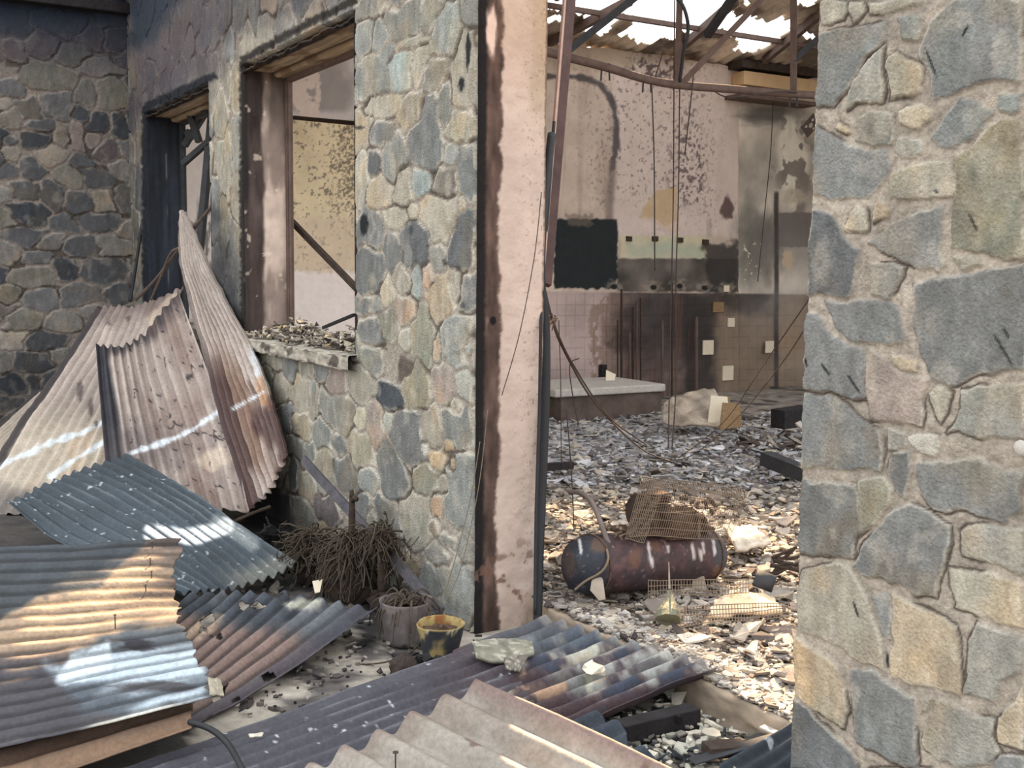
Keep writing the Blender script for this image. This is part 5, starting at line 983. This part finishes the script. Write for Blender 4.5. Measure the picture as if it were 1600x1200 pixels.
def patch(name, rows, nu, nv, m, cf, label, cat, thick=.006, dent=.03, seed=1, group=None):
    A = np.array([[PT(*p) for p in r] for r in rows]); P = resample(resample(A, nu, 0), nv, 1); U, V = np.meshgrid(np.linspace(0, 1, nu), np.linspace(0, 1, nv), indexing='ij')
    P = P + np.array([0, 0, 1.]) * ((fbm(U * 4, V * 4, seed) - .5) * dent)[..., None]; q = proj(P); C = cf(q[0], q[1], U, V); base = P.reshape(-1, 3).mean(0); base[2] = P[..., 2].min()
    o = gridmesh(name, P - base, C, m=m, thick=thick, off=0); o.location = tuple(base); return tag(o, label, cat, group)
def cfl(col, var=.4, s=3, f=6): return lambda px, py, U, V: mixc(np.ones(U.shape + (3,)) * rgb(*col) * (1 + (fbm(U * f, V * f, s) - .5)[..., None] * var), rgb(222, 214, 200), sst(.58, .68, fbm(U * f, V * f, s + 4)) * .5)
patch('metal_hood', [[(1038, 628, 10.9), (1062, 617, 10.9), (1116, 609, 11.0)], [(1036, 648, 10.7), (1075, 640, 10.4), (1135, 638, 10.4)], [(1036, 660, 10.5), (1090, 666, 10.2), (1152, 672, 10.0)]], 30, 40, M['sheet'], cfl((176, 164, 150), .5), 'crumpled pale metal hood lying right of the concrete counter', 'metal hood', .02, .10)
bar('fallen_beam', (1196, 716, 8.1), (1262, 742, 7.7), .10, M['dsteel'], 'dark grey beam lying on the rubble near the right wall', 'beam')
bar('charred_plank', (846, 730, 7.6), (893, 727, 7.8), .05, M['char'], 'black plank lying on the rubble left of the compressor', 'plank')
bar('charred_plank', (1215, 655, 9.6), (1262, 648, 9.8), .16, M['char'], 'charred plank at the far right foot of the hall wall', 'plank')
mb = MB(); r = random.Random(77)
for i in range(90): 
    p = PT(r.uniform(1160, 1275), r.uniform(640, 690), 9.6); p[2] = ZI + abs(r.gauss(0, .13)) * max(.2, (p[1] - 3.6) / 1.4 if p[1] > 3.6 else .2); shard(mb, p, r.uniform(.08, .26), scol(r, [(150, 150, 152), (110, 104, 100), (176, 168, 160), (80, 72, 68)]), .5, .02, r=r)
o = mb.build('rubble_mound', M['rubble']); tag(o, 'low mound of grey plaster slabs at the far right of the hall', 'rubble', kind='stuff')
for i, (x, y, t, w, h, l) in enumerate([(1122, 640, 10.2, .10, .13, 'cream tile standing on the rubble beside the hood'), (1141, 650, 10.0, .10, .12, 'tan tile tilted against the hood corner'), (1128, 628, 10.4, .08, .06, 'reddish tile chip on top of the others by the hood')]):
    a = PT(x, y, t); single('loose_tile', MB().prism([a + RT * -w + UP * -h, a + RT * w + UP * -h * .8, a + RT * w * .8 + UP * h * .9, a + RT * -w * .7 + UP * h], FW, .03), M['tile'] if i == 0 else M['timber'], l, 'tile', 'tiles by the fallen hood')

# ---- metal bracket on the end of the right wall
a = PT(1266, 196, 3.24); G = np.linspace(-1, 1, 41); A_, B_ = np.meshgrid(G, G, indexing='ij'); e1 = RT * .018 + UP * .020; e2 = RT * .010 - UP * .016
P = a + A_[..., None] * e1 + B_[..., None] * e2; km = np.ones(A_.shape, bool)
for u, v, rr_ in ((-.45, -.4, .16), (.55, -.3, .16), (.05, .05, .28), (0.1, .7, .14)): km &= np.hypot(A_ - u, B_ - v) > rr_
o = gridmesh('steel_bracket', P - a, None, vmask=km, m=M['char'], thick=.004); o.location = tuple(a); tag(o, 'small perforated steel bracket on the edge of the right stone wall', 'bracket')
mb = MB().lathe(PY(1597, 700, -.02), (0, -1, 0), [(-.01, .016), (.004, .020), (.010, .014), (.014, .004)], 9); single('quartz_lump', mb, M['ash'], 'white lump stuck on the right stone wall at the frame edge', 'stone')

# ---- air compressor
def wgrid(mb, q, nu, nv, r, wv=.0):
    q = [np.array(p) for p in q]; L = lambda u, v: (q[0] * (1 - u) + q[1] * u) * (1 - v) + (q[3] * (1 - u) + q[2] * u) * v + UP * (fbm(np.array(u * 3), np.array(v * 3), 7) - .5) * wv
    for i in range(nu + 1): mb.tube([L(i / nu, j / 6) for j in range(7)], r, 4)
    for j in range(nv + 1): mb.tube([L(i / 8, j / nv) for i in range(9)], r * 1.3, 4)
cl, cr_ = PT(922, 883, 5.05), PT(1096, 866, 5.50); ax = cr_ - cl; Lt = np.linalg.norm(ax); ax /= Lt; RTk = .137
comp = empty('air_compressor', ((cl[0] + cr_[0]) / 2, (cl[1] + cr_[1]) / 2, ZI), 'burnt air compressor with a dark red tank lying on the hall rubble', 'air compressor')
A_, U = np.meshgrid(np.linspace(0, 2 * np.pi, 97), np.linspace(0, 1, 110), indexing='ij')
hh = np.interp(U, [0, .05, .12, .2, .8, .88, .95, 1], [-.125, -.118, -.075, 0, Lt, Lt + .06, Lt + .09, Lt + .095]); rr_ = np.interp(U, [0, .05, .12, .2, .8, .88, .95, 1], [0, .055, .115, RTk, RTk, .115, .055, 0])
e1 = np.cross(ax, (0, 0, 1)); e1 /= np.linalg.norm(e1); e2 = np.cross(e1, ax); P = cl + ax * hh[..., None] + e1 * (rr_ * np.cos(A_))[..., None] + e2 * (rr_ * np.sin(A_))[..., None]; q = proj(P); px, py = q
n = fbm(px * .05, py * .05, 3); c = np.ones(U.shape + (3,)) * rgb(72, 52, 54) * (1 + (fbm(px * .12, py * .12, 4) - .5)[..., None] * .8)
c = mixc(c, rgb(38, 42, 52), sst(958, 938, px + (n - .5) * 20)); c = mixc(c, rgb(50, 46, 54), sst(.52, .62, n) * .6); c = mixc(c, rgb(62, 66, 74), sst(1108, 1122, px) * .8)
c = mixc(c, rgb(112, 78, 54), (blob(px, py, 992, 872, 9, 16, .4, .6) + blob(px, py, 1024, 855, 9, 10, .4, .6) + blob(px, py, 935, 850, 12, 14, .4, .7) + blob(px, py, 890, 880, 9, 20, .4, .6) * .7 + blob(px, py, 1121, 893, 8, 9, .3, .5)).clip(0, 1) * .55)
for x, y, l in ((1015, 865, 20), (1044, 858, 7), (1083, 862, 14), (1095, 866, 10), (1099, 856, 11), (1116, 855, 12), (1019, 880, 10), (907, 855, 12)):
    c = mixc(c, rgb(216, 214, 212), (1 - sst(.7, 1.1, np.abs(py - y) / l + (fbm(px * .3, py * .1, 9) - .5) * .8)) * (1 - sst(1.2, 3.2, np.abs(px - x - (py - y) * .15))) * .85)
sp = sst(.74, .77, fbm(px * .5, py * .5, 12)); c = mixc(c, rgb(170, 160, 156), sp * .4)
gridmesh('tank', P, c, m=mat('scorched_paint', vc=True, rough=.6, var=.2, bump=.5, spec=.4), parent=comp)
mb = MB()
for h in (-.002, Lt + .002): 
    mb = MB(); pts = [cl + ax * h + (e1 * math.cos(t) + e2 * math.sin(t)) * (RTk + .002) for t in np.linspace(0, 6.2832, 40)]; mb.tube(pts, .004, 5); mb.build('weld_seam', M['rust'], comp, smooth=True)
top = cl + e2 * (RTk - .005)
mp = MB(); mp.bar(top + ax * .16 + (0, 0, .012), top + ax * (Lt - .03) + (0, 0, .012), .20, .018, c=None); mp.build('mounting_plate', M['rust'], comp, bevel=.003)
mb = MB(); m0 = PT(1062, 818, 5.30); mb.lathe(m0 - ax * .13, ax, [(0, .055), (.01, .075), (.20, .075), (.21, .06), (.25, .05)], 20)
for k in range(14): t = 6.283 * k / 14; mb.bar(m0 - ax * .11 + (e1 * math.cos(t) + e2 * math.sin(t)) * .076, m0 + ax * .06 + (e1 * math.cos(t) + e2 * math.sin(t)) * .076, .006, .012)
mb.build('motor', M['rust'], comp)
mb = MB(); p0 = PT(1024, 812, 5.28); mb.box(p0 - .055, p0 + (.055, .055, .05))
for k in range(6): mb.box(p0 + (-.05, -.05, .055 + k * .014), p0 + (.05, .05, .063 + k * .014))
mb.tube([p0 + (0, 0, .05), p0 + (0, 0, .13)], .032, 10).build('pump', M['rust'], comp, bevel=.003)
mb = MB(); fw0 = PT(1000, 800, 5.18); mb.lathe(fw0, ax, [(-.012, .062), (-.012, .085), (.012, .085), (.012, .062)], 28)
for k in range(5): t = 6.283 * k / 5; mb.bar(fw0, fw0 + (e1 * math.cos(t) + e2 * math.sin(t)) * .066, .012, .02)
mb.build('flywheel', M['bark'], comp)
mb = MB(); r = random.Random(44)
for k in range(46):
    p = PT(r.uniform(1000, 1110), r.uniform(775, 838), 5.3); p2 = p + np.array([r.gauss(0, .03), r.gauss(0, .03), r.gauss(0, .02)]); mb.tube([p, (p + p2) / 2 + (0, 0, .01), p2], r.uniform(.004, .014), 6)
mb.build('burnt_fittings', M['rust'], comp); mb = MB()
for k in range(30): p = PT(r.uniform(938, 985), r.uniform(815, 870), 5.08); mb.tube([p, p + (r.gauss(0, .025), r.gauss(0, .025), r.gauss(0, .02))], r.uniform(.003, .009), 5)
mb.build('valve_remains', M['mesh'], comp)
MB().tube(pixpath([(1092, 842, 5.25), (1092, 815, 5.25), (1096, 805, 5.25)]), .008, 8).lathe(PT(1094, 806, 5.25), UP, [(-.012, .018), (.012, .018)], 14).build('gauge', M['mesh'], comp, smooth=True)
MB().tube(pixpath([(890, 769, 5.25), (906, 770, 5.2), (925, 785, 5.12), (938, 815, 5.06), (950, 848, 5.02), (958, 858, 5.0)]), .012, 10).build('air_hose', mat('grey_rubber', (110, 100, 96), var=.25, bump=.4), comp, smooth=True)
MB().tube(pixpath([(948, 858, 4.96), (950, 875, 4.93), (940, 893, 4.92), (915, 908, 4.92), (898, 922, 4.93)]), .006, 8).build('handle', M['mesh'], comp, smooth=True)
def foot(pts, nm='foot'): MB().prism([PT(*p) for p in pts], FW, .008).build(nm, M['conc'], comp, bevel=.001)
foot([(934, 895, 4.95), (942, 905, 4.93), (946, 936, 4.85), (936, 938, 4.85), (922, 922, 4.88), (924, 908, 4.92)]); foot([(1082, 900, 5.35), (1100, 900, 5.35), (1104, 920, 5.30), (1080, 920, 5.30)])
mb = MB(); wgrid(mb, [PT(1003, 746, 5.15), PT(1160, 762, 5.30), PT(1132, 842, 5.20), PT(984, 838, 5.02)], 44, 7, .0013, .02); wgrid(mb, [PT(1003, 746, 5.15), PT(1040, 752, 5.0), PT(1006, 848, 4.92), PT(977, 842, 5.0)], 12, 7, .0015, .01)
wgrid(mb, [PT(1003, 746, 5.15), PT(1160, 762, 5.30), PT(1164, 778, 5.5), PT(1010, 756, 5.45)], 40, 3, .0013, .01); wgrid(mb, [PT(1160, 762, 5.30), PT(1166, 778, 5.5), PT(1138, 850, 5.4), PT(1130, 842, 5.2)], 6, 8, .0013, .01)
mb.build('belt_guard', M['mesh'], comp)
mb = MB(); wgrid(mb, [PT(1013, 908, 4.92), PT(1170, 906, 5.0), PT(1170, 925, 4.95), PT(1013, 935, 4.87)], 34, 3, .0016, .02); single('wire_rack', mb, M['mesh'], 'flat wire rack standing on edge in front of the compressor tank', 'wire rack')
mb = MB(); wgrid(mb, [PT(1062, 950, 4.62), PT(1232, 942, 4.72), PT(1232, 962, 4.66), PT(1064, 980, 4.52)], 36, 4, .0016, .03); single('wire_rack', mb, M['mesh'], 'bent wire rack around the pale sunlit board', 'wire rack')
mb = MB(); cbase = PT(1045, 968, 4.62); tipp = PT(1046, 920, 4.70); mb.lathe(cbase, tipp - cbase, [(0, .055), (.03, .048), (.07, .026), (.11, .010), (.13, .006)], 14); mb.v = [(v[0] + rnd.gauss(0, .004), v[1] + rnd.gauss(0, .004), v[2]) for v in mb.v]
fn = empty('melted_funnel', cbase, 'greenish melted funnel with a thin upright stick on the rubble', 'funnel'); mb.build('cone', mat('melted_plastic', (116, 116, 98), rough=.5, var=.3, bump=.6), fn); MB().tube([tipp, PT(1045, 878, 4.75)], .005, 6, taper=.4).build('stick', M['conc'], fn)
a = PT(1180, 902, 5.1); single('pipe_stub', MB().lathe(a, RT * 1 - UP * .35 - FW * .3, [(0, .040), (.0, .040), (.09, .040), (.09, .034), (.01, .034)], 20, e1=1), M['dsteel'], 'short grey pipe end lying right of the compressor', 'pipe', smooth=True)
patch('pale_board', [[(1118, 938, 4.95), (1150, 926, 5.0), (1210, 938, 5.0)], [(1108, 962, 4.75), (1160, 960, 4.78), (1222, 960, 4.8)]], 20, 30, M['rubble'], cfl((222, 198, 166), .2), 'pale crumpled board lying in the sun among the rubble', 'board', .02, .06)
patch('pale_board', [[(1130, 820, 6.2), (1180, 825, 6.2)], [(1150, 860, 5.8), (1205, 850, 5.9)]], 12, 20, M['rubble'], cfl((196, 186, 172), .3), 'grey board tilted on the rubble behind the compressor', 'board', .02, .05)
for i, (x, y, t, l) in enumerate([(1232, 862, 5.5, 'uppermost of three'), (1238, 878, 5.4, 'middle of three'), (1225, 892, 5.3, 'lowest of three')]):
    mb = MB(); r = random.Random(i + 60)
    for k in range(3): 
        p = PT(x + r.uniform(-14, 10), y + r.uniform(-7, 7), t); d = RT * r.uniform(.05, .09) + np.array([0, 0, r.uniform(-.03, .04)]); mb.tube(smoothpath([p - d, p + (0, 0, r.uniform(-.03, .03)), p + d], 5), r.uniform(.006, .012), 6, wob=.4)
    single('burnt_root', mb, M['bark'], 'twisted burnt root by the right stone wall, ' + l, 'root', 'burnt roots near the right wall', smooth=True)

# ---- individual larger shards in the hall
r = random.Random(90); ns = 0
while ns < 110:
    px = r.uniform(852, 1262); py = 690 + r.random() ** .9 * 440
    p = PZ(px, py, ZI + .03)
    if p[1] < WT + .15 or (880 < px < 1140 and 790 < py < 940): continue
    mb = MB(); p[2] = ZI + .02 + (fbm(p[0] * 1.2, p[1] * 1.2, 3) - .5) * .07 + r.uniform(0, .02); lit = py > 950
    shard(mb, p, r.uniform(.07, .15), scol(r, [(190, 182, 170), (178, 170, 160), (160, 152, 144), (130, 122, 116)]), .22, .008, r=r, curl=r.choice((.8, -.8, 1.4)), k=r.choice((5, 6, 7)))
    single('roof_shard', mb, M['rubble'], 'larger broken flake of cement roof sheet lying on the hall rubble', 'shard', 'larger flakes on the hall rubble'); ns += 1

# ---- loose pieces on and beside the front sheets
cb2 = empty('charred_beam', PT(1030, 1150, 3.82) * (1, 1, 0), 'charred hollow beam with a square hole under the overhanging sheet', 'beam')
MB().bar(PT(968, 1146, 3.78), PT(1086, 1118, 3.92), .07, .075).build('body', M['char'], cb2, bevel=.004)
f_ = PT(1061, 1124, 3.82); MB().box(f_ - (.012, .01, .014), f_ + (.012, .004, .014)).build('hole', mat('painted_hollow', (12, 12, 14), bump=0), cb2)  # near-black block stands for the shade inside the square hole
bar('broken_brick', (1103, 1172, 3.62), (1164, 1168, 3.66), .07, M['bark'], 'brown layered block lying on the rubble outside the doorway', 'block', .035)
bar('metal_strip', (1080, 1190, 3.55), (1250, 1140, 3.72), .05, M['dsteel'], 'dark metal strip lying along the rubble at the bottom right', 'metal strip', .006)
bar('metal_strip', (1190, 1135, 3.75), (1240, 1158, 3.66), .03, M['ash'], 'pale strip lying on the rubble against the kerb', 'metal strip', .008)
patch('sheet_fragment', [[(738, 1003, 4.28), (790, 998, 4.35), (832, 1005, 4.35)], [(744, 1028, 4.20), (790, 1036, 4.2), (835, 1024, 4.25)]], 14, 24, M['rubble'], cfl((124, 124, 112), .5, 5, 9), 'mossy grey sheet fragment lying on the dark sheets by the door reveal', 'fragment', .012, .02)
patch('sheet_fragment', [[(788, 1028, 4.16), (826, 1024, 4.2)], [(790, 1046, 4.12), (812, 1050, 4.12)]], 8, 10, M['rubble'], cfl((110, 106, 98), .5, 6, 9), 'small grey fragment just below the mossy one', 'fragment', .012, .01)
patch('sheet_fragment', [[(325, 1058, 3.78), (345, 1062, 3.8)], [(328, 1085, 3.7), (350, 1088, 3.72)]], 8, 10, M['rubble'], cfl((158, 152, 136), .4, 7, 5), 'pale flake curling off the corner of the sunlit sheet', 'fragment', .006, .02)
patch('sheet_fragment', [[(388, 1147, 3.7), (412, 1145, 3.72)], [(390, 1152, 3.68), (410, 1151, 3.7)]], 6, 8, M['rubble'], cfl((206, 200, 186), .2, 7, 5), 'tiny pale flake on the long dark sheet', 'fragment', .004, .01)
mb = MB().lathe(PT(928, 1052, 4.10), (0, 0, 1), [(0, .030), (.012, .045), (.03, .030), (.04, .008)], 9); mb.v = [(v[0] + rnd.gauss(0, .006), v[1] + rnd.gauss(0, .006), v[2] + rnd.gauss(0, .003)) for v in mb.v]; single('quartz_lump', mb, M['tile'], 'white glassy lump resting on the scorched colourful sheet', 'stone')
mb = MB(); r = random.Random(6)
for i in range(16): p = PT(675 + r.uniform(-22, 22), 1035 + r.uniform(-10, 8), 4.32); shard(mb, p, r.uniform(.03, .07), rgb(50, 46, 44), .6, .02, r=r)
single('charred_lump', mb, M['char'], 'charred lump of debris in front of the yellow pot', 'charred debris')
for x, y, t, l in [(238, 858, 4.8, 'topmost'), (235, 885, 4.7, 'second from the top'), (237, 905, 4.62, 'third from the top'), (228, 926, 4.5, 'fourth from the top'), (180, 975, 4.2, 'lowest and furthest left')]:
    a = PT(x, y, t); single('roofing_nail', MB().tube([a + (0, 0, -.02), a + (0, 0, .035)], .0022, 6).lathe(a + (0, 0, .034), (0, 0, 1), [(0, .006), (.002, .006)], 8), M['wire'], 'rusty nail sticking out of the sunlit sheet, ' + l, 'nail', 'nails in the sunlit sheet')
a = PT(618, 1192, 3.2); single('roofing_nail', MB().tube([a + (0, 0, -.02), a + (0, 0, .03)], .0025, 6).lathe(a + (0, 0, .03), (0, 0, 1), [(0, .009), (.003, .009)], 8), M['wire'], 'nail with a flat head sticking out of the pale front sheet', 'nail')
